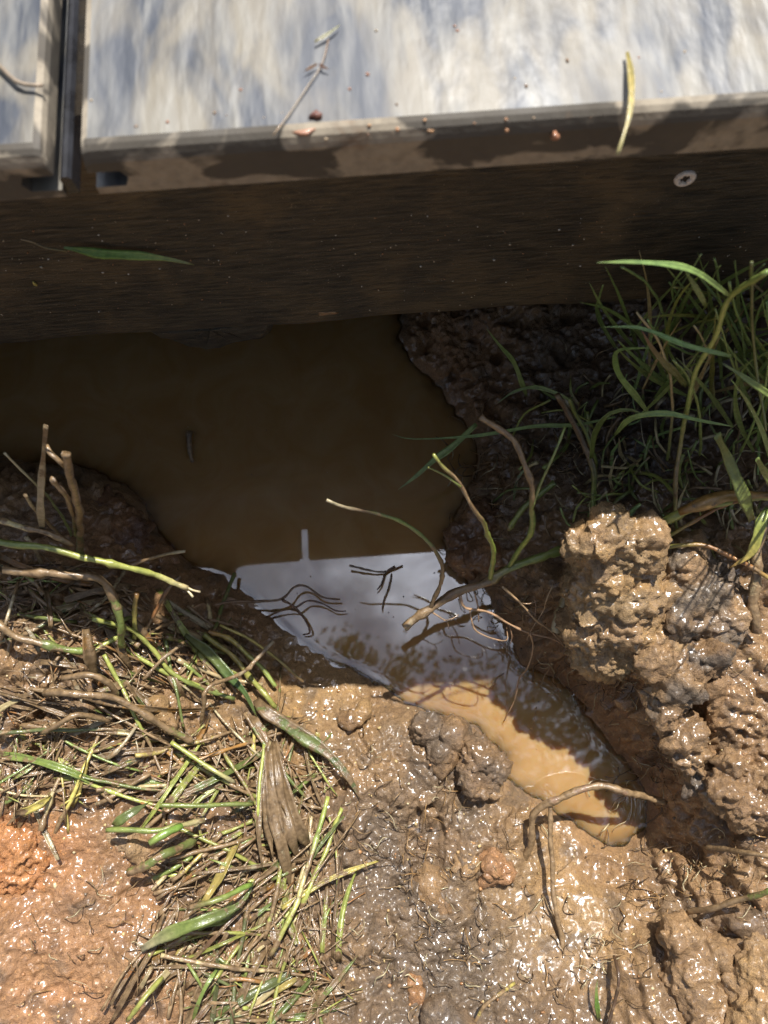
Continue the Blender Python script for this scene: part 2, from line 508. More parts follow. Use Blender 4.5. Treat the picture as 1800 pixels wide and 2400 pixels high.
def rbf_fit(vals):
    d = np.linalg.norm(cp[:, None, :2] - cp[None, :, :2], axis=2)
    n = len(cp)
    A = np.zeros((n + 3, n + 3)); A[:n, :n] = -d + np.eye(n) * 1e-3
    A[:n, n] = 1; A[n, :n] = 1; A[:n, n + 1:] = cp[:, :2]; A[n + 1:, :n] = cp[:, :2].T
    # linear term is damped so the far ground stays level
    A[n + 1, n + 1] = A[n + 2, n + 2] = -50.0
    return np.linalg.solve(A, np.concatenate([vals, [0, 0, 0]]))

def rbf_eval(wt, X, Y):
    n = len(cp); r = np.full(X.shape, wt[n])
    for i in range(n):
        r = r - wt[i] * np.sqrt((X - cp[i, 0]) ** 2 + (Y - cp[i, 1]) ** 2)
    return r + wt[n + 1] * X + wt[n + 2] * Y

wz, ww = rbf_fit(cp[:, 2]), rbf_fit(cp[:, 3])

def px_blob(X, Y, px, py, r, z=0.08):
    c = at(px, py, z * H); rr = r * mpp(c)
    return np.exp(-((X - c.x) ** 2 + (Y - c.y) ** 2) / (rr * rr))

def ground_base(X, Y):
    sd = signed_dist(X, Y)
    sd = sd + 0.004 * noise2(X * 55 + 7, Y * 55) + 0.0022 * noise2(X * 130, Y * 130 + 3)
    near = np.exp(-np.maximum(np.hypot(X, Y - 0.1) - 0.5, 0) * 3)
    hb = np.clip(rbf_eval(wz, X, Y), 0.008, 0.14) * near + 0.09 * (1 - near)
    hb = hb + 0.32 * sstep(0.95, 1.35, Y) + 0.16 * sstep(.75, 1.25, np.abs(X)) * sstep(.1, .3, Y)  # unseen ground raised behind and beside the deck to keep light out
    w = np.clip(rbf_eval(ww, X, Y), 0.008, 0.05)
    s = np.maximum(sd, 0) / w
    z = np.where(sd > 0, hb * (1 - np.exp(-s * 1.25 - 0.35 * s * s)), np.maximum(sd * 0.30, -0.03))
    return sd, z

SD, Z = ground_base(GX, GY)
rough_m = np.clip(sstep(0.0, 0.012, SD), 0, 1)
smooth_zone = np.clip(px_blob(GX, GY, 1330, 2080, 190, .03) + 0.8 * px_blob(GX, GY, 760, 1640, 110, .03) + .6 * px_blob(GX, GY, 1300, 2230, 120, .04), 0, 1)
clod_zone = np.clip(px_blob(GX, GY, 1560, 1500, 260, .16) + px_blob(GX, GY, 1650, 2250, 260, .1) + .7 * px_blob(GX, GY, 1080, 1850, 170, .05) + .5 * px_blob(GX, GY, 1200, 950, 200, .06), 0, 1)
granular = np.clip(px_blob(GX, GY, 150, 2230, 330, .15), 0, 1)
amp = rough_m * (1 - 0.72 * smooth_zone)
Z = Z + amp * (0.0060 * noise2(GX * 19 + 3, GY * 19) + 0.0042 * noise2(GX * 42, GY * 42 + 9)) * (1 + 0.9 * clod_zone)
# displace along the normal so that lumps bulge and overhang a little
dzy, dzx = np.gradient(Z, gy, gx)
nl = np.sqrt(dzx ** 2 + dzy ** 2 + 1)
NX, NY, NZ = -dzx / nl, -dzy / nl, 1 / nl
def puff(f, ox, oy, zf=1.0):
    return np.abs(noise2(GX * f + ox + Z * f * .9, GY * f + oy + Z * f * 1.1))
wx, wy = 0.004 * noise2(GX * 60 + 31, GY * 60), 0.004 * noise2(GX * 60, GY * 60 + 17)
lump = (0.0075 * (puff(36, 1, 2) - .25) * (0.3 + clod_zone) + 0.0030 * (np.abs(noise2((GX + wx) * 75 + 5 + Z * 60, (GY + wy) * 75 + Z * 60)) - .25)
        + 0.0075 * nubs2(GX + wx, GY + wy, 62, 1) * (.5 + .6 * clod_zone) + 0.0036 * nubs2(GX + wx * .7, GY + wy * .7, 118, 2) + 0.0024 * nubs2(GX, GY, 230, 3, pw=2.5) - 0.0050 * nubs2(GX + wx, GY + wy, 80, 12, r=.28, pw=5) - 0.0030 * nubs2(GX, GY, 170, 13, r=.3, pw=5) + 0.0010 * nubs2(GX, GY, 430, 4, pw=3)
        + 0.0022 * noise2(GX * 95 + 3, GY * 95 + 8) + 0.0014 * noise2(GX * 210, GY * 210 + 5) - 0.0016 * np.abs(noise2((GX + wx) * 150 + 40, (GY + wy) * 150)) + 0.0008 * noise2(GX * 480, GY * 480))
gran = 0.0030 * nubs2(GX, GY, 150, 6) + 0.0022 * nubs2(GX, GY, 260, 7, pw=1.5) + 0.0011 * noise2(GX * 300, GY * 300) + 0.0026 * noise2(GX * 50, GY * 50 + 9)
lump = lump * (1 - granular) + granular * gran
# a few pits and cracks
pit = sstep(0.30, 0.52, noise2(GX * 33 + 50, GY * 33 + 8)) * 0.010 * clod_zone + sstep(0.36, 0.6, noise2(GX * 60 + 20, GY * 60 + 90)) * 0.006 * (1 - smooth_zone) * (1 - granular)
D = (lump - pit) * amp
fade = np.exp(-np.maximum(np.hypot(GX, GY - 0.1) - 0.6, 0) * 2)
D = D * fade
PX, PY, PZ = GX + NX * D, GY + NY * D, Z + NZ * D

def ground_z(x, y):
    i = int(np.clip(np.searchsorted(gx, x), 0, len(gx) - 1)); j = int(np.clip(np.searchsorted(gy, y), 0, len(gy) - 1))
    return float(PZ[j, i])

def on_ground(px, py, lift=0.0):
    z = 0.06
    for _ in range(6):
        p = at(px, py, z); z = 0.5 * z + 0.5 * max(ground_z(p.x, p.y) + lift, 0.0 + lift)
    return at(px, py, z)

# ground colours (what the mud itself is made of)
def mudcol(X, Y, Zv, sd):
    wrp = 0.02 * noise2(X * 22 + 4, Y * 22); wrp2 = 0.02 * noise2(X * 22, Y * 22 + 40)
    Xw, Yw = X + wrp, Y + wrp2
    C = np.empty(X.shape + (3,)); C[:] = BROWN
    def lay(mask, c):
        mk = np.clip(mask, 0, 1)[..., None]
        C[:] = C * (1 - mk) + np.array(c) * mk
    lay(sstep(-0.3, 0.4, noise2(X * 26 + 9, Y * 26 + 2)) * .8, TAN)
    lay(sstep(0.05, 0.4, noise2(X * 34 + 60, Y * 34 + 5)) * .5, GREY)
    lay(px_blob(Xw, Yw, 1080, 2260, 270, .06) * .95, GREY)
    lay(px_blob(Xw, Yw, 1010, 1760, 90, .05) * .8, GREY)
    lay(px_blob(Xw, Yw, 880, 1950, 130, .05) * .7, GREY)
    lay(px_blob(Xw, Yw, 120, 2260, 330, .15) * (.75 + .5 * noise2(X * 40, Y * 40 + 77)), ORANGE)
    lay(px_blob(Xw, Yw, 60, 1990, 110, .15) * 1.2, (0.44, 0.21, 0.085))
    lay(px_blob(Xw, Yw, 700, 1610, 160, .03) * .8, CLAY)
    lay(px_blob(Xw, Yw, 1330, 2080, 170, .03) * .8, CLAY)
    lay(px_blob(Xw, Yw, 1420, 1640, 190, .1) * .9, REDB)
    lay(px_blob(Xw, Yw, 1560, 1850, 150, .06) * .7, REDB)
    lay(px_blob(Xw, Yw, 360, 1290, 160, .06) * .8, REDB)
    lay(px_blob(Xw, Yw, 1080, 860, 190, .05) * .9, REDB)
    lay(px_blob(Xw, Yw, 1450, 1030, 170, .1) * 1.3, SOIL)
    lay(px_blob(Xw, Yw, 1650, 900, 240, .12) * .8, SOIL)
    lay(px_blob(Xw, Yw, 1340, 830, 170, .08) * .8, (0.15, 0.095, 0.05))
    lay(px_blob(Xw, Yw, 1650, 1480, 260, .17) * .55, TAN)
    lay(sstep(0.32, 0.55, noise2(X * 60 + 13, Y * 60 + 70)) * .55, (0.13, 0.095, 0.062))
    return C

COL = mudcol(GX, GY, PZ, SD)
def grid_faces(ny, nx):
    idx = np.arange(ny * nx).reshape(ny, nx)
    return np.stack([idx[:-1, :-1], idx[:-1, 1:], idx[1:, 1:], idx[1:, :-1]], axis=-1).reshape(-1, 4)

gm = raw_mesh('mud_ground', np.stack([PX, PY, PZ], -1).reshape(-1, 3), grid_faces(*GX.shape))
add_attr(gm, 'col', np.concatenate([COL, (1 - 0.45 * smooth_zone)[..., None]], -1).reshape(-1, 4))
gm.materials.append(M_MUD)
ground = bpy.data.objects.new('mud_ground', gm); col.objects.link(ground)
tag(ground, kind='structure')

# ------------------------------------------------------------------ water
def blur(a, n):
    for _ in range(n):
        a = (a + np.roll(a, 1, 0) + np.roll(a, -1, 0) + np.roll(a, 1, 1) + np.roll(a, -1, 1)) / 5
    return a
jx = np.where((gx > -0.9) & (gx < 0.34))[0]; jy = np.where((gy > -0.2) & (gy < 1.3))[0]
jx = jx[::2]; jy = jy[::2]
WX, WY = np.meshgrid(gx[jx], gy[jy])
wdep = -PZ[np.ix_(jy, jx)]
wdep_s = blur(np.clip(wdep, -0.01, 0.03), 9)
men = 0.0002 * np.exp(-np.maximum(blur(wdep_s, 40), 0) / 0.0016)
rip = 0.00002 * noise2(WX * 22 + 3, WY * 30) * np.exp(-np.maximum(wdep_s, 0) / 0.006)
WZ = men + rip
keep = (blur(np.where(wdep > -0.006, 1.0, 0.0), 2) > 0.01)
WF = grid_faces(*WX.shape)
kf = keep.reshape(-1)[WF].all(1); WF = WF[kf]
used = np.unique(WF); remap = np.full(WX.size, -1); remap[used] = np.arange(len(used))
wm = raw_mesh('muddy_water', np.stack([WX, WY, WZ], -1).reshape(-1, 3)[used], remap[WF])
add_float(wm, 'opacity', (1 - np.exp(-np.maximum(wdep + men * .6, 0) / 0.0016)).reshape(-1)[used])
wm.materials.append(M_WATER)
water = bpy.data.objects.new('muddy_water', wm); col.objects.link(water)
tag(water, kind='structure')

# ------------------------------------------------------------------ deck
D_EDGE = 0.330 * H; Z_BOT = 0.585 * H; Z_TOP = 0.6215 * H
D_BEAM = 0.392 * H; Z_BEAM = 0.268 * H
DECK_BACK = 1.25
deck = empty('wooden_deck', (0.0, D_BEAM + 0.05, Z_BEAM))
tag(deck, 'wet weathered board platform on a dark timber bearer above the puddle', 'deck')
gap_l = at(133, 430, Z_BOT + 0.008).x; gap_r = gap_l + 0.0116

def board(x0, x1, groove_side):
    """profile in x,z swept back along y; groove on one long side; front top edge rounded"""
    zt, zb = Z_TOP, Z_BOT
    zm = (zt + zb) / 2 - 0.003
    gd, gh, r = 0.0125, 0.0036, 0.003
    def profile(inset):
        a, b = x0, x1
        pts = []
        top = [(a + r, zt - inset), (b - r, zt - inset)]
        if groove_side == 'right':
            pts = [(a, zb), (b, zb), (b, zm - gh), (b - gd + .002, zm - gh), (b - gd, zm), (b - gd + .002, zm + gh), (b, zm + gh), (b, zt - r - inset), (b - r * .3, zt - r * .3 - inset), (b - r, zt - inset), (a, zt - inset)]
        else:
            pts = [(a, zb), (b, zb), (b, zt - inset), (a + r, zt - inset), (a + r * .3, zt - r * .3 - inset), (a, zt - r - inset), (a, zm + gh), (a + gd - .002, zm + gh), (a + gd, zm), (a + gd - .002, zm - gh), (a, zm - gh)]
        return pts
    rings = [(D_EDGE, 0.0052), (D_EDGE + 0.0007, 0.0036), (D_EDGE + 0.0018, 0.0016), (D_EDGE + 0.0035, 0.0004), (D_EDGE + 0.0055, 0.0), (DECK_BACK, 0.0)]
    V, F = [], []
    n = len(profile(0))
    for y, ins in rings:
        V += [(x, y, z) for x, z in profile(ins)]
    for k in range(len(rings) - 1):
        for i in range(n):
            j = (i + 1) % n
            F.append((k * n + i, k * n + j, (k + 1) * n + j, (k + 1) * n + i))
    F.append(tuple(range(n - 1, -1, -1))); F.append(tuple((len(rings) - 1) * n + i for i in range(n)))
    me_o = put('deck_board', V, F, M_DECK, deck, smooth=False)
    bm = bmesh.new(); bm.from_mesh(me_o.data); bmesh.ops.recalc_face_normals(bm, faces=bm.faces); bm.to_mesh(me_o.data); bm.free()
    return me_o
board(gap_l - 1.2, gap_l, 'right')
board(gap_r, gap_r + 1.5, 'left')

def rounded_beam(x0, x1, y0, y1, z0, z1, r, name, nseg=60):
    prof = [(y0, z1), (y1, z1), (y1, z0)]
    for k in range(9):
        a = math.pi * 0.5 * k / 8
        prof.append((y0 + r - r * math.sin(a), z0 + r - r * math.cos(a)))
    n = len(prof); V, F = [], []
    for i in range(nseg + 1):
        x = x0 + (x1 - x0) * i / nseg
        w = 0.0005 * math.sin(x * 31) + 0.0004 * math.sin(x * 77 + 1)
        for q, (y, z) in enumerate(prof):
            V.append((x, y + (w if q > 2 and y < y0 + r * .9 else 0), z + (w if z < z0 + r and q > 2 else 0)))
    for i in range(nseg):
        for k in range(n):
            j = (k + 1) % n
            F.append((i * n + k, i * n + j, (i + 1) * n + j, (i + 1) * n + k))
    F.append(tuple(range(n))); F.append(tuple(nseg * n + k for k in range(n - 1, -1, -1)))
    o = put(name, V, F, M_BEAM, deck, smooth=True)
    bm = bmesh.new(); bm.from_mesh(o.data); bmesh.ops.recalc_face_normals(bm, faces=bm.faces)
    for e in bm.edges:
        if e.calc_face_angle(0) > 0.6: e.smooth = False
    bm.to_mesh(o.data); bm.free()
    return o
rounded_beam(-1.3, 1.4, D_BEAM, D_BEAM + 0.06, Z_BEAM, Z_BOT - 0.0005, 0.020, 'bearer', 120)
rounded_beam(-1.3, 1.4, 0.80, 0.86, Z_BEAM, Z_BOT - 0.0005, 0.012, 'bearer', 40)

# rubber strip lying in the gap between the two boards
sx0, sx1 = gap_l + 0.0006, gap_l + 0.0046
V, F = [], []
prof = [(sx0, Z_BOT), (sx1, Z_BOT), (sx1, Z_BOT + .0072), (sx1 - .0012, Z_BOT + .0084), (sx0 + .0012, Z_BOT + .0084), (sx0, Z_BOT + .0072)]
for y in (D_EDGE + 0.001, D_EDGE + 0.0018, D_BEAM + 0.10, D_BEAM + .5):
    V += [(x, y, z) for x, z in prof]
for k in range(3):
    for i in range(6):
        j = (i + 1) % 6; F.append((k * 6 + i, k * 6 + j, k * 6 + 6 + j, k * 6 + 6 + i))
F += [(5, 4, 3, 2, 1, 0), (18, 19, 20, 21, 22, 23)]
put('spacer_strip', V, F, M_STRIP, deck, smooth=False)

# unseen timber added to close the gap from below and block light
jv = bmesh.new(); bmesh.ops.create_cube(jv, size=1.0, matrix=Matrix.Translation(((gap_l + gap_r) / 2, (D_BEAM + .061 + .799) / 2, (Z_BEAM + Z_BOT) / 2 - .001)) @ Matrix.Diagonal((.045, .799 - .061 - D_BEAM, Z_BOT - Z_BEAM - .002, 1)))
bmesh.ops.bevel(jv, geom=list(jv.edges), offset=.003, segments=2, affect='EDGES')
put('added_joist', [v.co[:] for v in jv.verts], [tuple(v.index for v in f.verts) for f in jv.faces], M_BEAM, deck, smooth=False); jv.free()

# round timber end below the bearer
V, F = [], []
tc_ = at_y(520, 822, D_BEAM + .012); n = 24
for k, (rf, dy) in enumerate([(0.0, 0), (.8, 0), (.95, .003), (1.0, .009), (1.0, .12)]):
    for i in range(n):
        a = 2 * math.pi * i / n
        V.append((tc_.x + .040 * rf * math.cos(a), tc_.y + dy + .002 * math.sin(a * 5 + k), tc_.z + .030 + .030 * rf * math.sin(a)))
for k in range(4):
    for i in range(n):
        j = (i + 1) % n; F.append((k * n + i, k * n + j, k * n + n + j, k * n + n + i))
put('log_end', V, F, M_BEAM, deck)

# screw with a six-lobed recess
sc = at_y(1606, 421, D_BEAM - 0.0012)
R = 0.0046
screw = empty('screw', (sc.x - deck.location.x, D_BEAM - deck.location.y, sc.z - deck.location.z)); screw.parent = deck
def ringpts(rf, y, n=36):
    return [(sc.x + rf(a) * math.cos(a), y, sc.z + rf(a) * math.sin(a)) for a in [2 * math.pi * i / n for i in range(n)]]
lobe = lambda a: R * (0.55 + 0.14 * math.cos(6 * a + 0.5))
V = ringpts(lambda a: R, D_BEAM + .0005) + ringpts(lambda a: R, D_BEAM - .0009) + ringpts(lambda a: R * .9, D_BEAM - .0016) + ringpts(lambda a: R * .72, D_BEAM - .0017) + ringpts(lobe, D_BEAM - .0014) + ringpts(lambda a: lobe(a) * .96, D_BEAM - .0002)
F = []
for k in range(5):
    for i in range(36):
        j = (i + 1) % 36; F.append((k * 36 + i, k * 36 + j, k * 36 + 36 + j, k * 36 + 36 + i))
put('head', V, F, M_SCREW, screw)
V = ringpts(lambda a: lobe(a) * .97, D_BEAM - .00035); V.append((sc.x, D_BEAM - .0003, sc.z))
put('recess', V, [(i, (i + 1) % 36, 36) for i in range(36)], M_RECESS, screw, smooth=False)

# ------------------------------------------------------------------ plants: tubes and blades
def spline(pts, step):
    P = [Vector(p) for p in pts]
    if len(P) == 2: P = [P[0], P[0].lerp(P[1], .5), P[1]]
    E = [P[0] * 2 - P[1]] + P + [P[-1] * 2 - P[-2]]
    out, ts = [], []
    L = [0]
    for i in range(len(P) - 1): L.append(L[-1] + (P[i + 1] - P[i]).length)
    for i in range(1, len(E) - 2):
        n = max(2, int((E[i + 1] - E[i]).length / step))
        for k in range(n):
            t = k / n; a, b, c, d = E[i - 1], E[i], E[i + 1], E[i + 2]
            out.append(0.5 * ((2 * b) + (c - a) * t + (2 * a - 5 * b + 4 * c - d) * t * t + (3 * b - a - 3 * c + d) * t ** 3))
            ts.append((L[i - 1] + (L[i] - L[i - 1]) * t) / L[-1])
    out.append(P[-1]); ts.append(1.0)
    return out, ts

def ramp_col(cols, t):
    if len(cols) == 1: return cols[0]
    f = t * (len(cols) - 1); i = min(int(f), len(cols) - 2); f -= i
    return tuple(a + (b - a) * f for a, b in zip(cols[i], cols[i + 1]))

def tube_data(pts, rad, cols, r=None, sides=7, step=0.003, taper=(1, 1), nodes=0, jag=False, wob=0.16):
    r = r or rng
    C, T = spline(pts, step)
    V, F, K = [], [], []
    tan = (C[1] - C[0]).normalized(); nrm = tan.orthogonal().normalized()
    npos = [r.uniform(.08, .92) for _ in range(nodes)]
    ph = [r.uniform(0, 6.28) for _ in range(3)]
    Ltot = sum((C[i + 1] - C[i]).length for i in range(len(C) - 1))
    for i, (c, t) in enumerate(zip(C, T)):
        tn = (C[min(i + 1, len(C) - 1)] - C[max(i - 1, 0)]).normalized()
        nrm = (nrm - tn * nrm.dot(tn)).normalized(); bi = tn.cross(nrm)
        tp = taper[0] + (taper[1] - taper[0]) * t
        c = c + nrm * (rad * .2 * math.sin(t * Ltot * 210 + ph[1])) + bi * (rad * .2 * math.sin(t * Ltot * 160 + ph[2]))
        rr = rad * tp * (1 + wob * math.sin(t * Ltot * 420 + ph[0]) * .6 + wob * math.sin(t * Ltot * 950 + ph[1]) * .5)
        for q in npos:
            d = abs(t - q) * Ltot
            rr *= 1 + 0.38 * math.exp(-(d / (rad * 1.1)) ** 2)
        for k in range(sides):
            a = 2 * math.pi * k / sides
            jr = rr * (1 + wob * .6 * math.sin(3 * a + ph[2] + t * 30))
            e = tn * (r.uniform(-1, 1) * rad * .9) if jag and i == len(C) - 1 else Vector((0, 0, 0))
            V.append(tuple(c + nrm * (math.cos(a) * jr) + bi * (math.sin(a) * jr) + e)); K.append(ramp_col(cols, t))
    n = len(C)
    for i in range(n - 1):
        for k in range(sides):
            j = (k + 1) % sides
            F.append((i * sides + k, i * sides + j, (i + 1) * sides + j, (i + 1) * sides + k))
    F.append(tuple(range(sides - 1, -1, -1))); F.append(tuple((n - 1) * sides + k for k in range(sides)))
    return V, F, K

def blade_data(pts, hw, cols, r=None, step=0.004, fold=0.35, twist=0.0, base=0.55, tip=0.04, roll0=None, thick=0.00022, tap=0.45):
    r = r or rng
    C, T = spline(pts, step)
    V, F, K = [], [], []
    roll0 = r.uniform(-.5, .5) if roll0 is None else roll0
    offs = (-1, -.5, 0, .5, 1)
    wave = r.uniform(0, 6.28)
    for i, (c, t) in enumerate(zip(C, T)):
        tn = (C[min(i + 1, len(C) - 1)] - C[max(i - 1, 0)]).normalized()
        side = tn.cross((Vector((0, -.04, .6)) - c).normalized())
        side.normalize(); up = side.cross(tn).normalized()
        a = roll0 + twist * t + .12 * math.sin(t * 9 + wave)
        s2 = side * math.cos(a) + up * math.sin(a); u2 = up * math.cos(a) - side * math.sin(a)
        w = hw * (base + (1 - base) * min(1, t / .25)) * (1 if t < tap else max(tip, (1 - (t - tap) / (1 - tap)) ** .75)) * (1 + .13 * math.sin(t * 17 + wave))
        for o in offs:
            V.append(tuple(c + s2 * (o * w) + u2 * (fold * w * abs(o)))); K.append(ramp_col(cols, t))
        for o in offs[::-1]:
            V.append(tuple(c + s2 * (o * w * .96) + u2 * (fold * w * abs(o) - thick))); K.append(ramp_col(cols, t))
    n, m = len(C), 10
    for i in range(n - 1):
        for k in range(m):
            j = (k + 1) % m
            F.append((i * m + k, i * m + j, (i + 1) * m + j, (i + 1) * m + k))
    F.append(tuple(range(m - 1, -1, -1))); F.append(tuple((n - 1) * m + k for k in range(m)))
    return V, F, K

# colours: r, g, b, muddiness
GRN = (0.160, 0.195, 0.058); DGRN = (0.125, 0.140, 0.055); LGRN = (0.23, 0.29, 0.075); YGR = (0.34, 0.36, 0.09); YEL = (0.50, 0.41, 0.12)
STRAW = (0.52, 0.42, 0.22); BRN = (0.20, 0.125, 0.062); DBRN = (0.08, 0.045, 0.024); OBR = (0.34, 0.17, 0.055); PALE = (0.42, 0.35, 0.22); ROOTC = (0.30, 0.19, 0.105)
def c4(c, m): return (*c, m)

def pts_of(px, zs):
    """zs: one height/H for all, a list, or ('g', lift_list) to lie on the ground"""
    out = []
    for i, p in enumerate(px):
        if isinstance(zs, tuple):
            l = zs[1][i] if isinstance(zs[1], (list, tuple)) else zs[1]
            out.append(on_ground(p[0], p[1], l * H))
        else:
            z = zs[i] if isinstance(zs, list) else zs
            out.append(at(p[0], p[1], z * H))
    return out

def lin(a, b, n): return [a + (b - a) * i / (n - 1) for i in range(n)]

def stem(name, px, zs, w, cols, parent=None, mat=None, **kw):
    P = pts_of(px, zs)
    rad = w * 0.5 * mpp(P[len(P) // 2])
    V, F, K = tube_data(P, rad, cols, **kw)
    return put(name, V, F, mat or M_STEM, parent, origin=P[0], colr=K)

def blade(name, px, zs, w, cols, parent=None, mat=None, **kw):
    P = pts_of(px, zs)
    hw = w * 0.5 * mpp(P[len(P) // 2])
    V, F, K = blade_data(P, hw, cols, **kw)
    return put(name, V, F, mat or M_BLADE, parent, origin=P[0], colr=K)

# ---- things lying on the deck
ZD = Z_TOP / H
o = blade('straw', [(1470, 122), (1478, 163), (1480, 217), (1475, 271), (1461, 320), (1447, 363)], [ZD + .004, ZD + .006, ZD + .008, ZD + .008, ZD + .006, ZD + .002], 15, [c4(YEL, 0), c4((.62, .5, .16), 0), c4((.66, .58, .28), 0)], fold=.5, tip=.5)
tag(o, 'yellow straw lying over the front edge of the deck board', 'straw')
tw = empty('dry_twig', at(640, 317, ZD * H)); tag(tw, 'thin reddish dry twig lying flat on the wet deck board', 'twig')
stem('stalk', [(770, 92), (754, 152), (722, 201), (678, 266), (640, 317)], ZD + .002, 3.2, [c4((.30, .20, .13), 0), c4((.38, .30, .2), 0), c4((.42, .30, .18), 0)], tw, M_ROOT)
for a in ([(743, 150), (728, 158), (712, 168)], [(748, 150), (760, 158), (772, 162)]):
    blade('dry_leaf', a, ZD + .003, 7, [c4((.26, .15, .10), 0), c4((.30, .18, .11), 0)], tw)
o = blade('seed_husk', [(738, 98), (762, 84), (780, 72), (797, 58)], ZD + .003, 8, [c4((.42, .38, .22), 0), c4((.36, .36, .18), 0)], fold=.6)
tag(o, 'pale yellow grass husk lying on the deck beside the dry twig', 'husk')
o = stem('grass_stalk', [(-30, 135), (0, 157), (38, 190), (70, 198), (100, 199)], ZD + .004, 13, [c4((.25, .2, .13), .1), c4((.4, .32, .22), .1)], mat=M_ROOT, taper=(1, .7))
tag(o, 'grey brown stalk on the left deck board beside the gap', 'stalk')
def chip(name, px, py, z, w, h, thick, c, label, cat, yplane=None, seed=1):
    r = random.Random(seed)
    base = at_y(px, py, yplane) if yplane is not None else at(px, py, z * H)
    k = mpp(base)
    n = 9; V = []
    tilt = 0.2
    for layer in (0, 1, 2):
        for i in range(n):
            a = 2 * math.pi * i / n
            q = (0.85 + .3 * math.sin(i * 2.3 + seed)) * (1, 1, .8)[layer]
            u, v = math.cos(a) * w * .5 * k * q, math.sin(a) * h * .5 * k * q
            d = (0, thick * .7, thick)[layer]
            V.append((base.x + u, base.y - d, base.z + v) if yplane is not None else (base.x + u, base.y + v, base.z + d + tilt * u * .3))
    F = []
    for l in (0, 1):
        for i in range(n):
            j = (i + 1) % n; F.append((l * n + i, l * n + j, l * n + n + j, l * n + n + i))
    F += [tuple(range(n - 1, -1, -1)), tuple(2 * n + i for i in range(n))]
    o = put(name, V, F, M_ROOT, None, origin=base, colr=[c4(c, .1)] * len(V))
    tag(o, label, cat)
    return o
chip('bark_chip', 741, 274, ZD, 34, 22, .0016, (.16, .055, .03), 'small dark red bark chip near the front edge of the deck', 'bark chip', seed=3)
chip('clay_crumb', 715, 312, ZD - .002, 60, 16, .0009, (.50, .25, .15), 'flat pinkish clay smear crumb on the rim of the deck under the dry twig', 'clay crumb', seed=5)
chip('pebble', 1300, 313, ZD - .02, 20, 20, .0020, (.55, .28, .15), 'tiny round orange pebble stuck on the board end', 'pebble', yplane=D_EDGE, seed=2)
chip('leaf_flake', 765, 733, 0, 56, 20, .0008, (.26, .15, .07), 'pale brown leaf flake stuck low on the dark bearer', 'leaf flake', yplane=D_BEAM, seed=7)
chip('seed', 81, 663, 0, 8, 22, .0010, (.5, .4, .12), 'tiny yellow seed stuck on the dark bearer at left', 'seed', yplane=D_BEAM, seed=9)

def face_pts(px, y): return [at_y(a, b, y) for a, b in px]
gl_ = empty('grass_leaf', at_y(157, 585, D_BEAM - .001)); tag(gl_, 'single green grass leaf stuck flat to the face of the dark bearer', 'grass leaf')
P = face_pts([(150, 580), (200, 588), (244, 595), (300, 597), (353, 601), (410, 610), (456, 621)], D_BEAM - .0035)
V, F, K = blade_data(P, 12 * mpp(P[2]), [c4((.10, .2, .04), 0), c4((.2, .36, .07), 0), c4((.26, .40, .12), 0), c4((.3, .32, .15), .1)], roll0=-.3, base=.3, fold=.2)
put('blade', V, F, M_BLADE, gl_, colr=K)
P = face_pts([(49, 560), (78, 568), (103, 580), (157, 588)], D_BEAM - .003)
V, F, K = tube_data(P, 2.5 * mpp(P[1]), [c4((.2, .15, .09), .1), c4((.16, .14, .06), 0)])
put('stalk', V, F, M_ROOT, gl_, colr=K)

# ---- left bank, single stems
def hero(kind, name, px, zs, w, cols, label, cat, **kw):
    o = (stem if kind == 's' else blade)(name, px, zs, w, cols, **kw)
    tag(o, label, cat); return o
def g(*l): return ('g', list(l))
hero('b', 'grass_leaf', [(99, 1240), (95, 1183), (100, 1091), (108, 996)], [.30, .35, .40, .45], 19, [c4(PALE, .25), c4((.5, .43, .3), .1), c4(PALE, .4), c4(PALE, .6)],
     'pale flat muddy grass blade standing upright at the left edge of the puddle', 'grass blade', fold=.15, roll0=0.2, base=.9, tip=.5)
o = empty('broken_stalk', at(187, 1300, .13 * H)); tag(o, 'thick broken grass stalk with torn top standing at the left edge of the puddle', 'stalk')
stem('stem', [(187, 1310), (187, 1221), (179, 1167), (163, 1113), (155, 1064)], [.16, .30, .36, .40, .43], 19, [c4(LGRN, .25), c4(GRN, .55), c4(BRN, .8), c4(BRN, .9)], o, nodes=3, jag=True, taper=(1, .95))
stem('side_shoot', [(152, 1092), (135, 1076), (118, 1062), (108, 1045)], [.41, .42, .42, .42], 12, [c4(BRN, .7), c4(BRN, .7)], o)
stem('side_shoot', [(179, 1254), (168, 1194), (146, 1151), (122, 1124)], [.24, .33, .37, .40], 13, [c4(LGRN, .3), c4(BRN, .6), c4((.5, .4, .3), .5)], o, jag=True)
hero('s', 'grass_stalk', [(168, 1254), (152, 1221), (119, 1172), (87, 1137), (49, 1102), (11, 1061)], [.20, .26, .32, .36, .38, .40], 9, [c4(GRN, .3), c4(GRN, .2), c4(DGRN, .2), c4(PALE, .3)],
     'thin green stem slanting up to the left behind the pale flat blade', 'grass stem', taper=(1, .6))
hero('s', 'grass_stalk', [(141, 1254), (108, 1221), (81, 1194), (60, 1159)], [.2, .27, .33, .36], 9, [c4(BRN, .5), c4(PALE, .5)], 'short brown stem slanting up behind the pale flat blade', 'grass stem')
hero('s', 'grass_stalk', [(-40, 1212), (0, 1221), (54, 1235), (108, 1248), (172, 1277)], [.30, .30, .305, .30, .28], 14, [c4(PALE, .5), c4(STRAW, .45), c4(PALE, .5), c4(BRN, .6)],
     'tan muddy stem lying from the left edge to the foot of the broken stalk', 'grass stem', nodes=2)
o = empty('split_stalk', at(190, 1305, .16 * H)); tag(o, 'bright yellow green stem with split end pointing at the puddle', 'grass stem')
